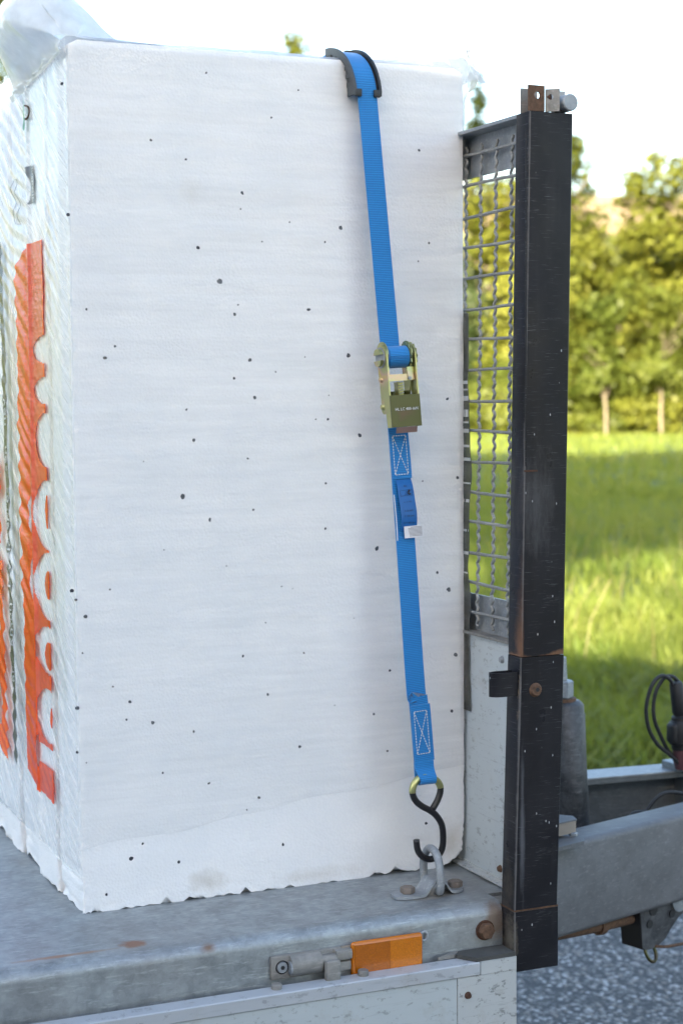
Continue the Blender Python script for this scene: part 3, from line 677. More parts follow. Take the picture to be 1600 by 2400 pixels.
# ---- headboard: sheet below, wire mesh above
HX = .503
hb_ = obj('headboard_sheet', pbox(HX, HX+.0025, -.155, 1.28, .004, .2975), 'alu', TRL)
obj('edge_strip', pbox(HX-.0012, HX, -.155, -.108, .006, .295), 'alu', hb_)
obj('base_strip', prof_x([(-.155, .0005), (1.28, .0005), (1.28, .003), (-.155, .003)], .4925, HX+.003), 'alu_dirty', hb_)
obj('base_strip', pbox(HX-.002, HX-.0002, -.155, 1.28, .003, .0055), 'alu_dirty', hb_)
for y, z, m in ((-.0973, .2767, 'galv'), (-.0927, .0170, 'rust')):
    obj('rivet', pcyl((HX, y, z), (HX-.0035, y, z), .0048, .0032, n=14), m, hb_, sm=40)
for y in (.3, .7, 1.1):
    for z in (.2767, .017): obj('rivet', pcyl((HX, y, z), (HX-.0035, y, z), .0048, .0032, n=10), 'galv', hb_)
fr = obj('mesh_frame', pbox(.513, .516, -.155, 1.28, .868, .918), 'galv', TRL)
obj('frame_flange', prof_x([(-.155, .9185), (1.28, .9185), (1.28, .9225), (-.155, .9225)], .492, .516), 'galv', fr)
obj('frame_rail', pbox(.513, .516, -.155, 1.28, .302, .3475), 'galv', fr)
obj('frame_flange', prof_x([(-.155, .2985), (1.28, .2985), (1.28, .3018), (-.155, .3018)], .498, .516), 'galv_dirty', fr)
obj('frame_upright', pbox(.5165, .5215, 1.24, 1.28, .302, .918), 'galv', fr)
obj('corner_post', pbox(.47, .53, 1.285, 1.32, -.004, .92, .002), 'black_stub', TRL)
obj('frame_bolt', pcyl((.5128, -.1015, .3395), (.5110, -.1015, .3395), .0032, n=10), 'galv_dirty', fr)
# horizontal wires nearly straight, verticals crimped round them
zs = [.8946-.03795*i for i in range(16)]
cr = random.Random(5)
for i, z in enumerate(zs):
    p = [(.505+.0012*math.sin(y*150+i), y, z+.0010*math.sin(y*21+i*2.3)) for y in [-.155+.02*j for j in range(73)]]
    obj('mesh_wire', ptube(p, .00205, 6), 'wire', fr, sm=180)
ys = [-.1490+.0384*i for i in range(38)]
for i, y in enumerate(ys):
    if y > 1.27: continue
    ph = cr.random()*.5; kk = 2*math.pi/.01265; lean = -.035 if y < .1 else 0; st = .0017 if y < .03 else .02
    p = [(.5062+.0005*math.sin(z*50), y + lean*(z-.60)*.55 + (.0021*math.sin(z*kk+ph+i) if st < .01 else 0), z) for z in [.308+st*j for j in range(int(.6/st))]]
    obj('mesh_wire', ptube(p, .0021, 6), 'wire', fr, sm=180)

# ---- lashing ring on the bed
ls = obj('lashing_ring', ptube(smooth([(.412, -.0695, -.001), (.411, -.0665, .018), (.410, -.0685, .034), (.410, -.0775, .047), (.4095, -.0895, .0520), (.409, -.1025, .0500), (.4085, -.1125, .0405), (.408, -.1175, .022), (.408, -.1165, .0075), (.4085, -.110, .0045)], 4), .0049, 12), 'galv', TRL, sm=180, label='galvanised lashing bow bolted to the bed')
xs = [.3535+.0905*i/24 for i in range(25)]
def zsad(x):
    t = (x-.408)/.0135; return .0009 + (.0150*math.exp(-t**4) if abs(t) < 2 else 0)
mb = MB(); n = len(xs)
for dz in (0, .0034):
    for x in xs:
        e = min((x-xs[0]), (xs[-1]-x)); hw = .0145 if e > .012 else .0075+.007*math.sqrt(max(0, e/.012))
        cy = -.1000
        mb.v += [(x, cy-hw, zsad(x)+dz), (x, cy+hw, zsad(x)+dz)]
for i in range(n-1):
    a = 2*i; B = 2*n
    mb.f += [(a, a+1, a+3, a+2), (B+a, B+a+2, B+a+3, B+a+1), (a, a+2, B+a+2, B+a), (a+1, B+a+1, B+a+3, a+3)]
mb.f += [(0, 2*n, 2*n+1, 1), (2*n-2, 2*n-1, 4*n-1, 4*n-2)]
sd = obj('saddle_plate', mb, 'galv', ls, sm=40)
for x, y in ((.3735, -.0985), (.4375, -.0985)):
    obj('bolt_head', phex((x, y, .004), (x, y, .0120), .0090), 'bolt', ls)

# ---- drawbar
bd = Vector((.2453, .0718, 0)).normalized(); bn = Vector((-bd.y, bd.x, 0))
def beam_mb(o, d, n_, L0, L1, prof):      # profile (across, z)
    mb = MB(); k = len(prof)
    for t in (L0, L1): mb.v += [tuple(Vector(o)+d*t+n_*a+Vector((0, 0, z))) for a, z in prof]
    mb.f = [tuple(range(k)), tuple(range(2*k-1, k-1, -1))] + [(i, (i+1) % k, (i+1) % k+k, i+k) for i in range(k)]; return mb
def rrect(w_, z0, z1, r, s=4):
    pts = []
    for cx, cz, a0 in ((w_-r, z1-r, 0), (r, z1-r, 90), (r, z0+r, 180), (w_-r, z0+r, 270)):
        pts += [(cx+r*math.cos(R_(a0+90*i/s)), cz+r*math.sin(R_(a0+90*i/s))) for i in range(s+1)]
    return pts
dn = obj('drawbar_beam', beam_mb((.6547, .0199, 0), bd, bn, -.11, 1.35, rrect(.055, -.125, .002, .009)), 'galv_light', TRL, sm=40)
fd = Vector((.1730, -.0155, 0)).normalized(); fn = Vector((-fd.y, fd.x, 0))
cprof = [(0, .002), (.055, .002), (.055, -.125), (0, -.125), (0, -.121), (.051, -.121), (.051, -.006), (0, -.006)]
df = obj('drawbar_beam', beam_mb((.8876, .338, 0), fd, fn, -.4, 1.2, cprof), 'galv_dark', TRL)
obj('top_flange', beam_mb((.8876, .338, 0), fd, fn, -.4, 1.2, [(-.001, .0025), (.055, .0025), (.055, .0045), (-.001, .0045)]), 'galv', df)
obj('gusset', beam_mb((1.075, .322, 0), fd, fn, 0, .05, [(.002, -.006), (.050, -.006), (.050, -.120), (.002, -.120)]), 'galv', df)
obj('hatch_block', pbox(1.045, 1.10, .318, .36, .003, .016, .002), 'galv', df)
obj('tie_bar', ptube([(.775, .165, -.028), (.90, .118, -.048)], .006, 8), 'galv_light', TRL, sm=40)
obj('tie_plate', beam_mb((.70, .095, 0), bd, bn, 0, .12, [(0, -.06), (.16, -.06), (.16, -.052), (0, -.052)]), 'galv_light', TRL)
# boards and plate bolted to the beam beside the post
obj('mount_plate', pprism([(.60, -.019), (.6825, .0045), (.691, .019), (.668, .041), (.60, .041)], .0032, .0085, 'z'), 'galv_light', TRL)
ab = obj('mount_block', pprism([(.60, .012), (.688, .034), (.694, .052), (.672, .075), (.60, .075)], .0125, .0285, 'z'), 'wood', TRL)
obj('cover_sheet', pprism([(.60, .011), (.689, .0335), (.6945, .052), (.672, .0755), (.60, .0755)], .0287, .0305, 'z'), 'galv_light', ab)
obj('nut', phex((.6832, .0324, .0085), (.6832, .0324, .0135), .006), 'galv', TRL)
# prop-stand tube
jx, jy = .7715, .2
jk = obj('prop_tube', pcyl((jx+.005, jy, -.06), (jx, jy, .158), .0325, .0262, n=28, ch=.006), 'tube', TRL, sm=50)
obj('seam_rib', ptube([(jx+.028, jy-.016, -.05), (jx+.0225, jy-.013, .14)], .002, 6), 'tube', jk, sm=180)
obj('washer', pcyl((jx-.004, jy, .158), (jx-.004, jy, .1625), .0185, n=24), 'rust', jk)
obj('nut', phex((jx-.006, jy, .1625), (jx-.006, jy, .188), .0165), 'galv', jk)
obj('spindle', pcyl((jx-.008, jy, .188), (jx-.008, jy, .222), .0095, .008, n=14, ch=.001), 'galv', jk, sm=40)
# parking bracket under the beam with ring and rod
BP = lambda a, b: tuple(Vector((.6547, .0199, 0)) + bd*a + bn*b)
def bplate(poly, b0, b1):
    mb = MB(); n = len(poly)
    for b_ in (b0, b1): mb.v += [(BP(a, b_)[0], BP(a, b_)[1], z) for a, z in poly]
    mb.f = [tuple(range(n)), tuple(range(2*n-1, n-1, -1))] + [(i, (i+1) % n, (i+1) % n+n, i+n) for i in range(n)]; return mb
poly = [(.178, -.118), (.33, -.112), (.33, -.132), (.283, -.142), (.262, -.150), (.245, -.163), (.232, -.176), (.212, -.184), (.190, -.184), (.183, -.178)]
br = obj('stand_bracket', bplate(poly, .012, .017), 'tube', TRL, label='drilled grey bracket plate under the drawbar')
obj('bracket_side', bplate([(.176, -.116), (.180, -.116), (.187, -.183), (.183, -.181)], .0125, .050), 'rubber', br)
for a, z, r in ((.2053, -.1285, .0085), (.1975, -.1475, .0062), (.2465, -.142, .006)):
    obj('bolt_hole', bplate([(a+r*math.cos(R_(30*i)), z+r*math.sin(R_(30*i))) for i in range(12)], .0108, .0121), 'rubber', br)
mb = bplate([(.262+.017*math.cos(R_(20*i)), -.125+.017*math.sin(R_(20*i))) for i in range(18)], .009, .0125); obj('round_boss', mb, 'galv', br)
rg_ = [Vector(BP(.200+.010*math.cos(R_(a)), .012+.006*math.sin(R_(a)))).to_tuple()[:2] + (-.188+.0125*math.sin(R_(a)),) for a in range(0, 361, 20)]
obj('ring', ptube(rg_, .0026, 8, False), 'zinc_dark', br, sm=180)
obj('pull_rod', ptube([BP(.21, .012)[:2]+(-.182,), BP(.235, .012)[:2]+(-.188,), BP(.30, .012)[:2]+(-.194,)], .0022, 6), 'rust', br, sm=180)
mb = MB().add(ptube([BP(.02, .028)[:2]+(-.128,), BP(.12, .03)[:2]+(-.136,), BP(.185, .032)[:2]+(-.139,)], .0095, 10)).add(pcyl(BP(.108, .03)[:2]+(-.1365,), BP(.118, .03)[:2]+(-.1375,), .0125, n=12))
obj('brake_rod', mb, 'rust', TRL, sm=40, label='rust-brown rod under the drawbar')
# trailer cable with plug
c1 = [(1.0241, .3, .1468), (1.0185, .3, .1559), (1.0043, .3, .1623), (.9887, .3, .1527), (.9787, .3, .1302), (.9757, .3, .1072), (.9813, .3, .0801), (.9972, .3, .0554), (1.0209, .3, .0365), (1.0449, .3, .0174), (1.08, .3, .004)]
c2 = [(1.0429, .31, .1473), (1.0309, .31, .1575), (1.0166, .31, .1572), (1.0018, .31, .1402), (.9957, .31, .114), (.9982, .31, .0903), (1.0078, .31, .0694), (1.0214, .31, .0447), (1.0358, .31, .0299), (1.0518, .31, .0216), (1.09, .31, .006)]
cb = obj('trailer_cable', MB().add(ptube(smooth(c1, 5), .0031, 10)).add(ptube(smooth(c2, 5), .0031, 10)), 'rubber', TRL, sm=180, label='looped black cable beside its plug')
c3 = [(.8854, .2, -.036), (.8824, .2, -.0261), (.8868, .2, -.0202), (.9002, .2, -.019), (.9151, .2, -.0219), (.9339, .2, -.029), (.96, .2, -.042)]
c4 = [(.9098, .22, -.042), (.9247, .22, -.0234), (.9397, .22, -.0075), (.9587, .22, .0003), (.9893, .22, -.0041), (1.03, .22, -.02)]
obj('trailer_cable', ptube(smooth(c3, 5), .0033, 10), 'rubber', TRL, sm=180, label='black cable curl lying between the drawbar beams')
obj('trailer_cable', ptube(smooth(c4, 5), .0028, 10), 'rubber', TRL, sm=180)
def lathe_axis(p0, p1, prof, n=18):       # prof (t 0..1, r)
    p0 = Vector(p0); p1 = Vector(p1); d = p1-p0
    return ptube([p0+d*t for t, _ in prof], 0, n, radii=[r for _, r in prof])
pg = obj('cable_plug', lathe_axis((1.0330, .305, .150), (1.0440, .305, .090), [(0, .0085), (.05, .0105), (.8, .0125), (.86, .0105), (.9, .0145), (1.0, .0155)]), 'rubber', TRL, sm=40)
obj('plug_body', lathe_axis((1.0440, .305, .090), (1.0475, .305, .044), [(0, .0155), (.12, .0205), (.45, .0225), (.8, .0215), (.84, .018), (1, .018)]), 'rubber', pg, sm=40)
obj('plug_flap', pbox(1.0205, 1.036, .292, .315, .054, .086, .006, 3), 'rubber', pg, sm=40)
obj('parking_socket', lathe_axis((1.0478, .305, .044), (1.0485, .305, .012), [(0, .0165), (.6, .016), (1, .013)]), 'pinkpl', TRL, sm=40)

# ================================================================== POLYSTYRENE PACK
PCK = thing('polystyrene_pack', 'tall white polystyrene block pack in printed clear film standing on the bed', 'package', (.25, .25, 0))
def rough_box(x0, x1, y0, y1, z0, z1, gx, gy, gz, fn):
    key = {}; mb = MB()
    def vid(i, j, k):
        q = (i, j, k)
        if q not in key:
            key[q] = len(mb.v); mb.v.append(fn(x0+(x1-x0)*gx[i], y0+(y1-y0)*gy[j], z0+(z1-z0)*gz[k]))
        return key[q]
    a, b, c = len(gx)-1, len(gy)-1, len(gz)-1
    for i in range(a):
        for k in range(c):
            for j in (0, b): mb.f.append((vid(i, j, k), vid(i+1, j, k), vid(i+1, j, k+1), vid(i, j, k+1)))
    for j in range(b):
        for k in range(c):
            for i in (0, a): mb.f.append((vid(i, j, k), vid(i, j+1, k), vid(i, j+1, k+1), vid(i, j, k+1)))
    for i in range(a):
        for j in range(b):
            for k in (0, c): mb.f.append((vid(i, j, k), vid(i+1, j, k), vid(i+1, j+1, k), vid(i, j+1, k)))
    return mb
def gradgrid(n, e0, e1, L, fine=.0022):   # fine steps near both ends
    pts = [0]; t = 0
    while t < L:
        d = min(t/e0 if e0 else 9, (L-t)/e1 if e1 else 9); st = fine if d < 1 else min(L/n, fine*(1+2*(d-1)))
        t += st; pts.append(min(t, L))
    if pts[-1]-pts[-2] < fine*.5: pts.pop(-2)
    return [p/L for p in pts]
def panel(idx, y0, y1, dx, gx, gz, top):
    gy = [0, .02, .05, .1, .2, .35, .5, .65, .8, .9, .95, .98, 1]
    x0, x1 = dx, .5+dx*.4
    def fn(x, y, z):
        # rounded, crumbled edges
        ex = min(x-x0, x1-x); ey = min(y-y0, y1-y); ez = z; et = top-z
        px, py, pz = x, y, z; s = sorted((ex, ey)); r = .0025
        cx = -1 if x-x0 < x1-x else 1; cy = -1 if y-y0 < y1-y else 1
        if ex < r and ey < r:
            px -= cx*(r-ex)*.35; py -= cy*(r-ey)*.35
        if et < .006:
            if ey < .006: py -= cy*.0018*(1-et/.006)*(1-ey/.006); 
            if ex < .012: pz -= .006*(1-ex/.012)*(1-et/.006)
        # chipped foot: bits missing along the bottom edges
        if ez < .05:
            q = (x*55, y*55+idx*7, 1.3); c = nz(*q)*.5+.5*nz(x*160, y*160, 4.1)
            chip = max(0, c-.02)*.022
            if x > .43 and idx == 0: chip += .020*max(0, (x-.462)/.038)**1.5 + .006*max(0, nz(x*120, 2))
            if idx == 0 and .385 < x < .425: chip += .006*(1-abs(x-.405)/.02)
            edge = max(0, 1-min(ex, ey)/.03)
            pz += chip*edge*(1-ez/.05)
            if ey < .004: py -= cy*(.0016+.0022*max(0, nz(x*210, z*210, 2)))*(1-ez/.05)
            if ex < .004: px -= cx*(.002+.007*max(0, nz(y*70, z*60, idx)))*(1-ez/.05)
        if ex < .004 and idx == 0 and z < .12: px -= cx*.004*max(0, nz(z*90, 3))
        a = .0006*nz(x*30, z*30, idx) + .0004*nz(x*120, z*120, 2)
        if ey < 1e-6: py += a
        if ex < 1e-6: px += .0008*nz(y*40, z*40, 5)
        return (px, py, pz)
    return obj('panel', rough_box(x0, x1, y0, y1, 0, top, gx, gy, gz, fn), 'eps', PCK, sm=60)
gxf = gradgrid(70, .012, .03, .5); gzf = gradgrid(120, .05, .012, 1.0)
gxc = gradgrid(24, .012, .012, .5, .005); gzc = gradgrid(50, .05, .012, 1.0, .004)
PY0 = -.0055; TH = [.0985, .0985, .0985, .0985, .0985]; y = PY0; panels = []
for i, t_ in enumerate(TH):
    panels.append(panel(i, y, y+t_, (0, -.0035, .003, -.002, .002)[i], gxf if i == 0 else gxc, gzf if i == 0 else gzc, 1.0 + (0, -.004, .002, -.003, 0)[i])); y += t_+.0012
# dark recycled beads pressed into the front panel: (photo x, photo y, size) turned into metres on the panel
SP = [(474,167,3),(685,207,3),(623,270,4),(347,322,4),(427,366,4),(143,192,4),(556,443,4),(553,480,3),(665,510,3),(157,493,4),(782,523,5),(602,555,3),(455,569,5),(746,556,3),(505,646,7),(199,710,3),(709,711,4),(539,722,5),(547,700,3),(265,795,3),(242,822,4),(574,827,5),(538,869,3),(800,817,6),(633,854,2),(585,913,5),(428,940,5),(755,908,2),(725,963,3),(753,963,3),(826,1000,5),(445,1011,4),(569,1053,3),(748,1110,4),(420,1140,7),(582,1171,4),(482,1194,5),(747,1214,3),(865,1260,5),(377,1263,2),(166,1357,6),(175,1378,4),(253,1354,3),(647,1347,3),(672,1352,2),(197,1416,5),(190,1500,3),(260,1577,3),(299,1612,5),(291,1653,4),(351,1660,5),(178,1626,5),(445,1680,4),(178,1728,3),(199,1752,2),(374,1775,3),(480,1799,4),(595,1832,3),(567,1860,2),(328,1938,4),(302,1972,8),(411,1980,4),(650,1940,3),(245,2055,4),(1027,916,5),(1050,1097,4),(1004,1315,4),(1030,1354,7),(1046,1504,6),(962,345,3),(960,600,2),(985,558,3),(955,1225,3),(970,1105,2),(895,1540,3),(698,1500,3),(558,1507,3),(615,1595,3),(688,1715,4),(889,1725,4),(978,1891,6),(1037,1633,4),(953,1639,5),(858,1640,3),(768,1620,2),(330,1060,2),(610,1430,2),(520,1300,2),(812,1420,2),(700,820,2)]
bm_ = [mesh_of(MB().add((lambda v, f: ([(p[0]*(1+.7*nz(p[0]*3, p[2]*3, s)), p[1], p[2]*(1+.7*nz(p[2]*3, p[0]*3, s+9))) for p in v], f))(*pcyl((0, .35, 0), (0, -.12, 0), 1, .86, n=10))), 'bead') for s in range(4)]
for m_ in bm_: m_.materials.append(MAT['bead'])
RM = ((0.91552207, -0.40221069, -0.00677467), (-0.03341754, -0.0592613, -0.997683), (0.4008773, 0.9136272, -0.06769592))
def onfront(px, py, yv):
    a, b = (px-800)/4054.65, (py-1200)/4054.65
    d = [RM[0][i]*a+RM[1][i]*b+RM[2][i] for i in range(3)]; t = (yv-CAM.y)/d[1]; return CAM.x+d[0]*t, CAM.z+d[2]*t
for i, (px, py, s) in enumerate(SP):
    x, z = onfront(px*1.0204, py*1.0204, PY0)
    s *= .00045*(.8+.4*random.random())
    obj('bead', bm_[i % 4], None, panels[0], Matrix.Translation((x, PY0-.0002, z)) @ Matrix.Rotation(random.random()*6, 4, 'Y') @ Matrix.Diagonal((s, .0012, s*(.8+.5*random.random()), 1)))

# ---- film
def gridmesh(us, vs, fn, keep=None):
    mb = MB(); n = len(vs)
    for u in us:
        for v in vs: mb.v.append(fn(u, v))
    for i in range(len(us)-1):
        for j in range(n-1):
            if keep is None or keep(.5*(us[i]+us[i+1]), .5*(vs[j]+vs[j+1])): mb.f.append((i*n+j, i*n+j+1, (i+1)*n+j+1, (i+1)*n+j))
    return mb
def lin(a, b, n): return [a+(b-a)*i/n for i in range(n+1)]
def ridge(t): t = abs((t % 1)-.5)*2; return t*t*(3-2*t)
def fdisp(y, z):                          # how far the film stands off the left side
    e = min(1, max(0, (y-PY0)/.05)); e2 = min(1, max(0, (y-.155)/.03))
    ph = (z - .55*y + .012*nz(y*6, z*5, 1))*(26 + 5*nz(z*3, 1.5))
    near_ = ridge((z-1.1*y)*46+1.3*nz(y*14, z*9, 4)); far_ = ridge(ph*1.5+.6*nz(y*9, z*14, 2))
    am = max(.35, min(1.3, .62+1.4*nz(y*6+2, z*5, 11)))
    near_ *= am; far_ *= am
    d = .0022 + e*(.0016*near_*(1-e2)*(1 if y < .086 else .35) + .0022*far_*e2*1.25 + .0005*nz(y*20, z*24, 7)+.002*e2)
    if y > .095: d += .0010*math.exp(-((y-.16)/.006)**2)*3
    return max(.0012, d) + .0035*(1 if y > .02 else max(0, y/.02))
def filmleft(off):
    def fn(y, z):
        zz = min(1.0, z); return (-fdisp(y, zz)-off - .02*max(0, z-.94)*min(1, max(0, y)/.1), y, z)
    return fn
flm = obj('film_wrap', gridmesh(lin(PY0-.0015, .50, 130), lin(.045, 1.0, 300), lambda y, z: filmleft(0)(y, z if z > .05 else .045+.05*max(0, .6*y+.04*nz(y*22, 1)+.2*nz(y*60, 3)*.2))), 'film', PCK, sm=180)
# front sheet, tight with faint horizontal stretch marks; its lower hem runs on a slant
def filmfront(x, v):
    hem = .075+.055*(x/.5) + .006*nz(x*12, 0); z = hem+(1.0-hem)*v
    return (x-.0012, PY0-.0022-.0007*nz(x*3.5, z*34, 2)-.0006*nz(x*1.5, z*75, 5)-.0005*nz(x*12, z*20, 8)-.0005*ridge(z*23-x*.9+.8*nz(x*3, z*6, 3))*max(0, nz(x*3, z*5, 9)), z)
obj('film_front', gridmesh(lin(-.002, .502, 90), lin(0, 1, 260), filmfront), 'film_front', flm, sm=180)
obj('film_top', gridmesh(lin(-.001, .500, 30), lin(PY0+.004, .495, 24), lambda x, y: (x, y, 1.0035+.0025*nz(x*14, y*14)+.001*nz(x*50, y*50))), 'film_bag', flm, sm=180)
# right side flap peeping out past the block, grey print with pale marks
def flap(y, z):
    b = .010+.012*max(0, nz(z*9, 2.2))+.006*nz(z*25, 1)
    return (.5012+.0012*nz(z*20, y*60), PY0+.03-(.03+b)*y, z)
fp = obj('film_flap', gridmesh(lin(0, 1, 8), lin(.20, .70, 110), flap), 'greyink', flm, sm=180)
bars = [(.616, .612), (.606, .604), (.597, .591), (.58, .571), (.565, .563), (.556, .551), (.536, .533), (.520, .516), (.489, .487), (.468, .464), (.43, .427), (.402, .398), (.376, .374)]
mb = MB()
for a, b in bars:
    k = gridmesh(lin(.5, .97, 6), lin(b, a, 3), lambda y, z: (flap(y, z)[0]-.0006, flap(y, z)[1], z)); mb.add((k.v, k.f))
obj('flap_print', mb, 'whiteink', fp, sm=180)

# ---- prints on the left side: cells of the film's own surface
def printobj(name, y0, y1, z0, z1, inside, mat, off=.0006, cy=.0016, cz=.0016, parent=None):
    return obj(name, gridmesh(lin(y0, y1, max(2, int((y1-y0)/cy))), lin(z0, z1, max(2, int((z1-z0)/cz))), filmleft(off), inside), mat, parent or flm, sm=180)
def ell(y, z, cy, cz, ry, rz): return ((y-cy)/ry)**2+((z-cz)/rz)**2 < 1
def band_edges(z):                        # right edge, fold, left edge of the orange band at height z
    t = (z-.12)/.66; return .0886+.0112*t, .1535+.0185*t+.002*nz(z*25, 1), .2125+.015*t+.0055*nz(z*17, 3)+.010*ridge(z*39+.6*nz(z*14, 2))*max(.2, .7+nz(z*8, 5))
def big_letters(y, z, outer):
    r, c, l = band_edges(z); e = r
    if outer:
        for cz in (.656, .607): 
            if ell(y, z, e-.002, cz, .056, .0165): return True
        if ell(y, z, e+.004, .548, .048, .032): return True
        if z < .556 and z > .525 and ell(y, z, e+.012, .533, .045, .022): return False
        if ell(y, z, e+.002, .458, .062, .042): return not ell(y, z, e+.002, .462, .012, .02)
        if ell(y, z, e+.004, .372, .063, .041): return not ell(y, z, e+.006, .374, .016, .017)
        if ell(y, z, e+.010, .294, .062, .029): return not ell(y, z, e+.008, .288, .022, .017)
        if ell(y, z, e+.018, .214, .052, .033): return not (ell(y, z, e+.002, .214, .008, .012))
        if .150 < z < .1745 and y > e-.001: return True
        return False
    return ell(y, z, c, .372, .022, .030) or ell(y, z, c, .456, .018, .026) or ell(y, z, c, .163, .012, .02)
o1 = printobj('orange_band', .08, .185, .1105, .785, lambda y, z: (lambda e: e[0] < y < e[1] and not big_letters(y, z, True) and z > .1105+.06*(y-.089))(band_edges(z)), 'orange_pale', .0008)
printobj('orange_band', .15, .24, .105, .782, lambda y, z: (lambda e: e[1] < y < e[2] and not big_letters(y, z, False) and z > .1105+.30*(y-.15) and z < .782-.02*(y-.17)/.06)(band_edges(z)), 'orange')
printobj('orange_rim', .08, .11, .1105, .785, lambda y, z: (lambda e: e[0] < y < e[0]+.0075 and not big_letters(y, z, True))(band_edges(z)), 'orange', .0012, parent=o1)
def dark_edges(z):
    t = (z-.12)/.63; return .2680+.030*t+.006*nz(z*16, 8)+.004*ridge(z*37+.5), .2840+.034*t+.006*nz(z*16, 8)+.005*ridge(z*37+.25)
dk = printobj('grey_band', .25, .36, .105, .80, lambda y, z: (lambda e: e[0] < y < e[1] and z > .118+.6*(y-.268))(dark_edges(z)), 'greyink', .0006, .0014, .0016)
def or2(z): return .316+.03*(z-.12)/.5+.006*nz(z*13, 21)+.010*ridge(z*38+.2)
printobj('orange_band', .31, .47, .10, .545, lambda y, z: y > or2(z) and y < .46 and z > .119+.25*(y-.32) and z < .5+.1*nz(y*8, 1) and not (ell(y, z, or2(z)+.045, .19, .02, .03) or ell(y, z, or2(z)+.05, .30, .025, .035) or ell(y, z, or2(z)+.0, .395, .03, .012) or ell(y, z, or2(z)+.0, .455, .03, .012) or ell(y, z, or2(z)+.05, .42, .03, .03)), 'orange')
# lettering running up the grey band and the mirrored recycling mark
def film_text(name, s, size, yc, zc, mat, parent, off, mirror=True, wy=1.0):
    v, f = text(s, size, 0); out = []
    for (a, b, _) in v:                   # a along the writing (up the film), b across it
        yy = yc + (b if mirror else -b)*wy; zz = zc + a; e = filmleft(off)(yy, zz); out.append((e[0], yy, zz))
    return obj(name, (out, f), mat, parent)
e = dark_edges(.40)
for s, zc in (('r\u00e4r', .235), ('kmun', .305), ('L/Veid', .385), ('epres', .455), ('sen', .52), ('nev', .58)):
    e = dark_edges(zc); film_text('small_print', s, .026, (e[0]+e[1])/2, zc, 'whiteink', dk, .0013, True, .85)
bxp = printobj('recycling_box', .128, .172, .832, .8775, lambda y, z: y > .1275+(z-.832)*.16 and y < .146+(z-.832)*.16+.018*(abs(z-.852)/.025)**2, 'boxink', .0007, .0012, .0012)
film_text('box_lettering', 'INTERSEROH', .0080, .1360, .854, 'whiteink', bxp, .0014, True, 1.5)
wav = []
for k in range(25):
    z = .812+.055*k/24; wav.append((.196+.009*math.sin(k*.42)+.012*(k/24), z))
loop_ = wav + [(y_+.022, z_+.002) for y_, z_ in reversed(wav)] + [wav[0]]
obj('outline_logo', ptube([filmleft(.0012)(y_, z_) for y_, z_ in loop_], .00035, 5), 'boxink', flm)
for z_ in (.826, .838, .850):
    film_text('logo_mark', 'o', .008, .210+.006*math.sin(z_*60), z_, 'boxink', flm, .0014)
printobj('green_dot', .145, .19, .918, .96, lambda y, z: ell(y, z, .168-(z-.94)*.2, .94, .0075, .018) and not ell(y, z, .168, .94, .0012, .012), 'greenink', .0008, .001, .001)
obj('green_dot_arc', ptube([filmleft(.0012)(.150+.012-.014*math.cos(t), .942+.0085*math.sin(t)) for t in [-1.3+.2*i for i in range(14)]], .0011, 6), 'rust_dark', flm)

# ---- bunched film at both upper ends
def puff(name, c, r, folds, seed, squash, n=64, mtl='film_bag'):
    def fn(u, v):
        th = 2*math.pi*u; ph = math.pi*v; d = Vector((math.sin(ph)*math.cos(th), math.sin(ph)*math.sin(th), math.cos(ph)))
        k = 1 + folds*(nz(d.x*1.6+seed, d.y*1.6, d.z*1.6) - .7*abs(nz(d.x*2.6+seed, d.y*2.6, d.z*1.2)) - .25*abs(nz(d.x*6, d.y*6+seed, d.z*3)))
        return squash(Vector((c[0]+r[0]*d.x*k, c[1]+r[1]*d.y*k, c[2]+r[2]*d.z*k)))
    return obj(name, gridmesh(lin(0, 1, n), lin(.02, .98, n//2), fn), mtl, flm, sm=180)
def crspline(P, t):
    n_ = len(P)-1; i = min(n_-1, int(t*n_)); k = t*n_-i
    a, b, c, d = P[max(i-1, 0)], P[i], P[i+1], P[min(i+2, n_)]
    return tuple(.5*(2*b[q]+(c[q]-a[q])*k+(2*a[q]-5*b[q]+4*c[q]-d[q])*k*k+(3*b[q]-a[q]-3*c[q]+d[q])*k**3) for q in (0, 1))
def bag(u, t):                            # puffed film end over the left corner
    y = PY0-.001+.235*u
    hp = .078*min(1, max(0, u/.30))**.7*(1-.9*max(0, (u-.60)/.40)**1.6) + .004
    w_ = .25+.75*min(1, u/.22); w_ *= 1-.8*max(0, (u-.62)/.38)**1.4
    sec = [(-.0085, .984-.02*u), (-.0105, .990-.02*u), (-.006*w_-.007, .998-.02*u), (-.046*w_-.004, 1.0+.32*hp), (-.040*w_, 1.0+.72*hp), (-.008*w_, 1.0+hp), (.040*w_, 1.0+.62*hp), (.072*w_, 1.001+.18*hp), (.115, 1.0015)]
    x, z = crspline(sec, t)
    f = 1 if .08 < t < .92 else .25
    g = (.0042*nz(u*3.5+t*2.2, t*5, 1)+.0060*(abs(nz(u*4+t*3, t*2.5-u*3, 6))-.2)+.0036*(abs(nz(u*8-t*5, t*6, 3))-.2)+.0014*(abs(nz(u*18-t*9, t*11, 5))-.2))*f*min(1, u/.08+.1)
    return (x+g*(-1 if t < .55 else .6), y+g*1.2*min(1, u*6), z+g*.8)
obj('film_bunch', gridmesh(lin(0, 1, 90), lin(0, 1, 110), bag), 'film_bag', flm, sm=180)
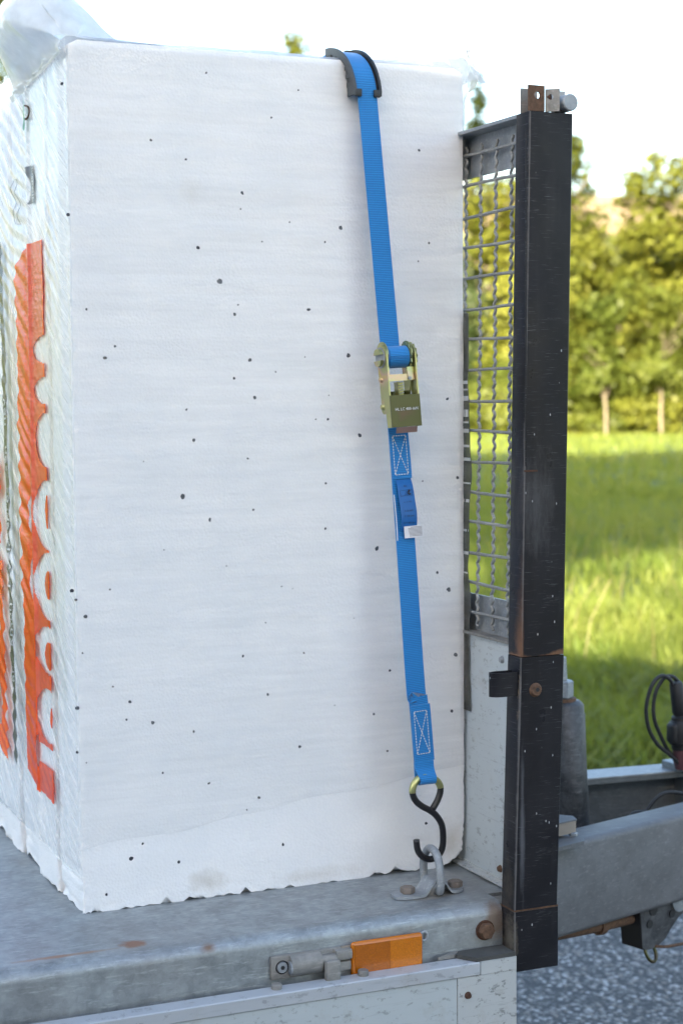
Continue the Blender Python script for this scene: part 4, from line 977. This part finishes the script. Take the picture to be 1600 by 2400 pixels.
def rtop(u, v):                           # right-hand bunch: a fin of film rising from the top edge to a twisted tail
    x = .375+.165*u; h = .004+.046*max(0, u)**.8*(1-.75*max(0, u-.86)/.14)
    y = .008+.10*v + .01*nz(u*6, v*4)
    z = 1.001 + h*math.sin(math.pi*min(1, .12+v*.8)) + .005*nz(u*9, v*9, 2)*u - (.02*max(0, (x-.505)/.035))
    return (x, y, z)
obj('film_bunch', gridmesh(lin(0, 1, 60), lin(0, 1, 40), rtop), 'film_bag', flm, sm=180)
def rside(u, v):                          # film hanging off the upper right corner
    z = 1.044-.125*v; b = .048*math.exp(-((v-.30)/.34)**2)*(1+.25*nz(v*6, u*3))
    return (.5015+b*math.sin(math.pi*min(1, .05+u))*.95+.002, .0+.13*u+.008*nz(v*8, u*8), z)
obj('film_bunch', gridmesh(lin(0, 1, 40), lin(0, 1, 50), rside), 'film_bag', flm, sm=180)
tl = smooth([(.536, .05, 1.032), (.5445, .048, 1.0335), (.551, .046, 1.031), (.556, .044, 1.0255), (.5595, .043, 1.0195), (.562, .043, 1.0155)], 5)
obj('film_tail', ptube(tl, 0, 10, radii=[.0075, .0045, .003, .0022, .002, .0018, .0018, .0018, .0019, .002, .002, .0021, .0023, .0026, .0028, .003, .0032, .0034, .0038, .0042, .0044, .0042, .004, .0042, .0046, .0046][:len(tl)]), 'film_bag', flm, sm=180)

# ================================================================== STRAP
def ribbon(path, wid, dirs, thick=.0011):
    mb = MB(); mb.uv = []; n = len(path); s = 0
    P = [Vector(p) for p in path]
    for i, p in enumerate(P):
        if i: s += (p-P[i-1]).length
        t = (P[min(i+1, n-1)]-P[max(i-1, 0)]).normalized(); u = Vector(dirs[i] if isinstance(dirs, list) else dirs); u = (u-t*u.dot(t)).normalized(); w_ = u.cross(t)
        hw = (wid[i] if isinstance(wid, list) else wid)/2
        for a, b in ((-1, -1), (1, -1), (1, 1), (-1, 1)):
            mb.v.append(tuple(p+u*hw*a+w_*thick*.5*b)); mb.uv.append((hw*a, s))
    for i in range(n-1):
        for k in range(4):
            j = (k+1) % 4; mb.f.append((4*i+k, 4*i+j, 4*i+4+j, 4*i+4+k))
    mb.f += [(3, 2, 1, 0), (4*n-4, 4*n-3, 4*n-2, 4*n-1)]; return mb
STR = thing('ratchet_strap', 'blue ratchet lashing strap running down the white pack to the lashing bow', 'strap', (.408, -.09, .04))
A_ = Vector((.3585, -.0272, .9620)); H_ = Vector((.4045, -.0850, .1300))
rat_c = Vector((.3783, -.0480, .6430))
SV = (Vector((.3585, -.0272, .962))-Vector((.3990, -.0785, .2322))).normalized()
SU = (Vector((1, 0, 0))-SV*SV.x).normalized(); SW = SU.cross(SV)     # right, up, towards the camera
def on(u, v, w_): return rat_c + SU*u*.001 + SV*v*.001 + SW*w_*.001
arc = []
for i in range(13):
    a = R_(90*i/12); arc.append(Vector((.3585-.0100*i/12, .030-.0572*math.cos(a), .962+.0530*math.sin(a))))
back = [Vector((.342, .09, 1.0085)), Vector((.338, .2, 1.0065)), Vector((.330, .40, 1.0065)), Vector((.328, .482, 1.006)), Vector((.328, .496, .996)), Vector((.328, .50, .9)), Vector((.33, .53, .4)), Vector((.34, .56, .03))]
up = [on(0, 2, 1.0)+ (A_-on(0, 2, 1.0))*t for t in lin(0, 1, 24)]
obj('webbing', ribbon(up + arc[1:] + smooth(back, 4), .025, (1, 0, 0)), 'web', STR, sm=40)
# lower webbing: from the ratchet down to the hook, doubled where it is sewn
low = [Vector(p) for p in ((.3800, -.0510, .600), (.3846, -.0535, .555), (.3890, -.0620, .4428), (.3962, -.0758, .25), (.3985, -.0785, .2322), (.4035, -.0822, .155))]
lw = smooth(low, 8)
obj('webbing', ribbon(lw, .025, (1, 0, 0)), 'web', STR, sm=40)
def along(t, off=0.0, side=0.0):          # t: height on the lower webbing
    for a, b in zip(lw, lw[1:]):
        if a.z >= t >= b.z:
            p = a+(b-a)*((a.z-t)/(a.z-b.z)); return p+SW*off+SU*side
    return lw[-1] if t < lw[-1].z else lw[0]
tabs = (obj('sewn_tab', ribbon([along(z, .0016, .0008*math.sin(z*40)) for z in lin(.558, .4985, 10)], .0255, (1, 0, .03)), 'web', STR, sm=40),
        obj('sewn_tab', ribbon([along(z, .0016, .001) for z in lin(.2265, .158, 10)], .0260, (1, 0, .02)), 'web', STR, sm=40))
def stitch(par, z0, z1, ins, off=.0026):
    mb = MB(); A = along(z0, off, -ins); B = along(z0, off, ins); C = along(z1, off, ins); D = along(z1, off, -ins)
    for p, q in ((A, B), (B, C), (C, D), (D, A), (A, C), (B, D)):
        L = (q-p).length; n = max(2, int(L/.0034)); d = (q-p)/L
        for i in range(n):
            a = p+(q-p)*((i+.15)/n); b = p+(q-p)*((i+.78)/n); mb.add(ptube([a, (a+b)/2+SW*.0003, b], .0005, 5))
    obj('stitching', mb, 'thread', par)
stitch(tabs[0], .5500, .5035, .0088); stitch(tabs[1], .2190, .1675, .0085)
# gathered end wrapped round the hook eye
ge = [along(.158, .0012), Vector((.4036, -.0845, .150)), Vector((.4040, -.0880, .1445)), Vector((.4042, -.0935, .1395)), Vector((.4042, -.0930, .1335)), Vector((.4042, -.0875, .1315)), Vector((.4042, -.0830, .1350)), Vector((.4040, -.0815, .146)), Vector((.4036, -.0818, .158))]
gp = smooth(ge, 6); gwid = [.0255-.0045*math.exp(-((i/(len(gp)-1)-.5)/.25)**2) for i in range(len(gp))]
obj('hook_eye_loop', ribbon(gp, gwid, (1, 0, 0), .0016), 'web', STR, sm=50)
# printed blue label and white leaflet
lb_path = [along(.4975, .0012)+Vector((.002, 0, 0)), along(.488, .004)+Vector((.0025, 0, 0)), along(.472, .0058)+Vector((.0032, 0, 0)), along(.455, .0068)+Vector((.0040, 0, 0)), along(.442, .0055)+Vector((.0036, 0, 0)), along(.436, .0045)+Vector((.003, 0, 0))]
lp_ = smooth(lb_path, 5)
lab = obj('care_label', ribbon(lp_, .0215, (1, .05, 0), .0004), 'label_blue', STR, sm=60, label='printed blue label on the strap')
def lab_at(t):
    i = min(len(lp_)-2, int(t*(len(lp_)-1))); k = t*(len(lp_)-1)-i; return lp_[i]+(lp_[i+1]-lp_[i])*k, (lp_[i]-lp_[i+1]).normalized()
for s, t, sz in (('PES', .18, .0028), ('<- -> <7%', .42, .0026), ('S: 50 daN', .54, .0029), ('S: 250 daN', .62, .0029), ('LC = 400 daN', .74, .0027), ('LC = 800 daN', .90, .0027)):
    p, up_ = lab_at(t); x_ = Vector((1, .05, 0)); x_ = (x_-up_*x_.dot(up_)).normalized(); n_ = x_.cross(up_)
    obj('label_lettering', MB().add(text(s, sz, 0), axes(p+n_*.0006, x_, up_, n_)), 'ink', lab)
p, up_ = lab_at(.29); x_ = (Vector((1, .05, 0))-up_*up_.x).normalized(); n_ = x_.cross(up_); Mx = axes(p+n_*.0006, x_, up_, n_)
mk = MB()
for cx, wd in ((-.0048, .0068), (.0042, .0074)):
    mk.add(ptube([(cx-wd/2, -.0034, 0), (cx+wd/2, -.0034, 0), (cx+wd/2, .0034, 0), (cx-wd/2, .0034, 0), (cx-wd/2, -.0034, 0)], .00018, 4), Mx)
mk.add(ptube([(.0042+.0022*math.cos(a), .0022*math.sin(a), 0) for a in [R_(50+i*20) for i in range(15)]], .0006, 5), Mx).add(ptube([(.0042, -.002, 0), (.0042, .0036, 0)], .0006, 5), Mx)
obj('label_marks', mk, 'ink', lab)
p1 = along(.4385, .007, .0062); x_ = Vector((.985, -.08, .06)).normalized(); y_ = Vector((.16, .02, .98)); y_ = (y_-x_*y_.dot(x_)).normalized(); n_ = x_.cross(y_)
wl_ = obj('leaflet', MB().add(pbox(-.0115, .0125, -.0075, .0068, -.0002, .0002), axes(p1+Vector((.002, 0, -.004)), x_, y_, n_)), 'label_white', STR, label='small white paper tag on the strap')
mb = MB()
for i in range(8):
    y0_ = .0052-.0015*i; mb.add(pbox(-.003+.0009*i*.3-(.004 if i else 0), .0112, y0_-.0003, y0_+.0003, .0003, .00042), axes(p1+Vector((.002, 0, -.004)), x_, y_, n_))
obj('leaflet_print', mb, 'ink_grey', wl_)
obj('label_edge', ribbon([along(z, .0022, -.0118+.0006*math.sin(z*60)) for z in lin(.480, .425, 10)], .0010, (1, 0, 0), .0006), 'label_white', lab)

# ---- ratchet
RA = obj('ratchet', MB().add(pcyl(on(-18, 0, 14), on(18, 0, 14), .0045, n=16)), 'zinc', STR, sm=40, label='yellow zinc-plated ratchet with blue webbing on its spool')
def side(poly, u0, u1):
    n = len(poly); v = [on(u0, b, a) for a, b in poly] + [on(u1, b, a) for a, b in poly]
    return v, [tuple(range(n)), tuple(range(2*n-1, n-1, -1))] + [(i, (i+1) % n, (i+1) % n+n, i+n) for i in range(n)]
def arcp(cw, cv, r, a0, a1, n=10): return [(cw+r*math.cos(R_(a0+(a1-a0)*i/n)), cv+r*math.sin(R_(a0+(a1-a0)*i/n))) for i in range(n+1)]
frame = arcp(12, 3, 16, 0, 180) + [(-1, -30), (-1, -58)] + arcp(5, -60, 7, 180, 300, 6) + [(12, -48), (20, -20)]
handle = arcp(15, 0, 15.5, 10, 170) + [(4, -14), (13, -44), (17, -84), (28.5, -84), (29, -46)]
for u0, u1 in ((-16.6, -15.2), (15.2, 16.6)): obj('frame_plate', side(frame, u0, u1), 'zinc', RA)
for u0, u1 in ((-19.4, -17.8), (17.8, 19.4)): obj('handle_plate', side(handle, u0, u1), 'zinc', RA)
hfp = obj('handle_face', side([(28.6, -46), (30.2, -46), (29.8, -84), (28.2, -84)], -19.5, 19.5), 'zinc_dark', RA, label='olive face plate of the ratchet handle')
obj('handle_tab', side([(28.2, -84.2), (29.8, -84.2), (27.5, -91), (26.2, -91)], -13.5, 13.5), 'pink_zinc', RA)
obj('lettering', MB().add(text('HL LC 400 daN', .0047, 0), axes(on(1, -63, 30.6), SU, SV, SW)), 'label_white', hfp)
# spool with wound webbing
sp = MB(); sp.uv = []
n = 32; rr = .0132
for u in (-12.5, 12.5):
    for i in range(n):
        a = 2*math.pi*i/n; q = on(u, 0, 14)+(SV*math.sin(a)+SW*math.cos(a))*rr; sp.v.append(tuple(q)); sp.uv.append((u*.001, a*rr))
sp.f = [(i, (i+1) % n, n+(i+1) % n, n+i) for i in range(n)] + [tuple(range(n)), tuple(range(2*n-1, n-1, -1))]
obj('wound_webbing', sp, 'web', RA, sm=50)
obj('wound_end', MB().add(pcyl(on(-15, 0, 14), on(-12.5, 0, 14), .0125, n=24)), 'label_blue', RA, sm=40)
# split mandrel end on the left
for a0 in (20, 200):
    pl2 = [(14+10.5*math.cos(R_(a0+i*14)), 10.5*math.sin(R_(a0+i*14))) for i in range(11)]
    obj('mandrel_half', side(pl2, -24.5, -19.5), 'zinc', RA, sm=30)
obj('mandrel_washer', MB().add(pcyl(on(-20.4, 0, 14), on(-19.4, 0, 14), .0125, n=24)), 'galv', RA, sm=40)
# toothed wheels on the right
gear = []
for i in range(26):
    a = R_(360*i/26); r = 14.5 if i % 2 else 17; gear.append((14+r*math.cos(a), r*math.sin(a)))
for u0 in (13.2, 20.0): obj('toothed_wheel', side(gear, u0, u0+1.4), 'zinc', RA)
obj('cross_bar', side([(20, -21), (23.5, -21), (23.5, -29), (20, -29)], -17.5, 17.5), 'zinc', RA)
obj('pawl', side([(18, -16), (24, -13), (25, -28), (20, -28)], 9, 17.4), 'zinc', RA)
obj('pin', MB().add(pcyl(on(11, -26.5, 25.5), on(11, -26.5, 23), .0022, n=12)), 'galv', RA)
obj('slide_plate', side([(10, -30), (22, -30), (18, -72), (12, -72)], -3.4, 3.4), 'zinc', RA)
spr = [on(2.6*math.cos(t), -30-16*t/(2*math.pi*5), 22+2.6*math.sin(t)) for t in [i*.35 for i in range(90)]]
obj('spring', ptube(spr, .00045, 5), 'galv', RA, sm=180)
for v_, w_ in ((-58, 4), (-26, 10)): obj('rivet_head', MB().add(pcyl(on(-19.2 if v_ > -40 else -16.6, v_, w_), on(-21.5 if v_ > -40 else -19.6, v_, w_), .0042, .003, n=14)), 'zinc', RA, sm=40)
obj('axle', MB().add(pcyl(on(-16, -58, 4), on(16, -58, 4), .004, n=14)), 'zinc', RA, sm=40)
obj('frame_bridge', side([(-1, -40), (1, -40), (1, -66), (-1, -66)], -15.2, 15.2), 'zinc_dark', RA)
obj('pawl_spring_leaf', side([(24.5, -12), (25.4, -12), (27, -26), (26, -26)], -18.2, -15.0), 'zinc', RA)

# ---- S hook
hk = [(.4119, .0993), (.4200, .1115), (.4235, .1227), (.4206, .1313), (.4126, .1373), (.4028, .1403), (.3931, .1382), (.3868, .1315), (.3850, .1223), (.3890, .1126), (.3975, .1050), (.4072, .0993), (.4164, .0920), (.4245, .0796), (.4268, .0647), (.4256, .0501), (.4197, .0413), (.4093, .0383), (.3990, .0427), (.3921, .0518), (.3899, .0646)]
hy = lambda i: -.088 - (.004 if i == 0 else 0)
hp = smooth([(x, -.0885+.0012*math.sin(i*.5), z) for i, (x, z) in enumerate(hk)], 5)
HK = obj('hook', ptube(hp, .0040, 14), 'hookblack', STR, sm=180, label='black vinyl-dipped S hook')
obj('hook_bare_eye', ptube(hp[11:41], .00425, 14), 'zinc', HK, sm=180, label='bare yellow zinc top of the hook')
hb2 = None

# ================================================================== EDGE PROTECTOR
EP = thing('edge_protector', 'black plastic edge protector under the strap on the pack\'s top edge', 'edge protector', (.352, .01, .97))
def eparc(d, a): return (.030-(.0572+d)*math.cos(a), .962+(.0530+d)*math.sin(a))   # d: distance outside the strap line
N = 16; an = [R_(-7+99*i/N) for i in range(N+1)]
def xoff(a): return .3585-.0100*max(0, a)/R_(90)
mb = MB()
for a in an:
    for r in (-.0042, -.0010):
        y_, z_ = eparc(r, a)
        for s in (-.0160, .0160): mb.v.append((xoff(a)+s, y_, z_))
for i in range(N):
    k = 4*i; mb.f += [(k, k+1, k+5, k+4), (k+2, k+6, k+7, k+3), (k, k+4, k+6, k+2), (k+1, k+3, k+7, k+5)]
obj('saddle', mb, 'plastic', EP, sm=50)
def rim(s, m):
    mb = MB()
    for a in an:
        y_, z_ = eparc(.0045, a); y2, z2 = eparc(-.0042, a); x = xoff(a)+s
        mb.v += [(x-.0015, y_, z_), (x+.0015, y_, z_), (x+.0015, y2, z2), (x-.0015, y2, z2)]
    for i in range(N):
        for k in range(4): j = (k+1) % 4; mb.f.append((4*i+k, 4*i+j, 4*i+4+j, 4*i+4+k))
    mb.f += [(3, 2, 1, 0), (4*N, 4*N+1, 4*N+2, 4*N+3)]
    return obj('rim', mb, m, EP, sm=50)
r1 = rim(-.0164, 'grey_plastic'); r2 = rim(.0164, 'plastic')
for s, par in ((-.0164, r1), (.0164, r2)):
    sg = -1 if s < 0 else 1
    # cheek between the rim and the pack's corner, with slanting ribs on its outside
    for i in range(N):                    # cheek in slices so that it follows the bend
        a, b = an[i], an[i+1]
        def inner(t):
            y_, z_ = eparc(-.0042, t); q = Vector((y_, z_)); c_ = Vector((PY0-.0035, 1.0035))
            if t < R_(40): return (c_.x, min(z_, c_.y))
            return (max(y_, c_.x), c_.y)
        p = [eparc(-.004, a), eparc(-.004, b), inner(b), inner(a)]
        xm = xoff((a+b)/2)+s*.985
        if i % 2 == 0 or i in (0, 1, N-1): obj('cheek_rib', pprism(p, xm-.0012, xm+.0012, 'x'), 'grey_plastic', par)
        else: obj('cheek_web', pprism(p, xm-.0012-.0022*-sg*0-(.0010 if sg < 0 else .0022)+.0022, xm+.0004 if sg > 0 else xm+.0028, 'x'), 'plastic', par)
    y_, z_ = eparc(.0028, R_(-5)); x = xoff(0)+s
    obj('lip', pbox(min(x, x-.0085*sg), max(x, x-.0085*sg), y_-.0022, y_+.0015, z_-.0035, z_+.0055, .0010), 'plastic', par, sm=40)
    y_, z_ = eparc(.0028, R_(91)); x = xoff(R_(90))+s
    obj('lip', pbox(min(x, x-.0085*sg), max(x, x-.0085*sg), y_-.002, y_+.006, z_-.0012, z_+.0016, .0008), 'plastic', par, sm=40)
bpy.context.view_layer.update()
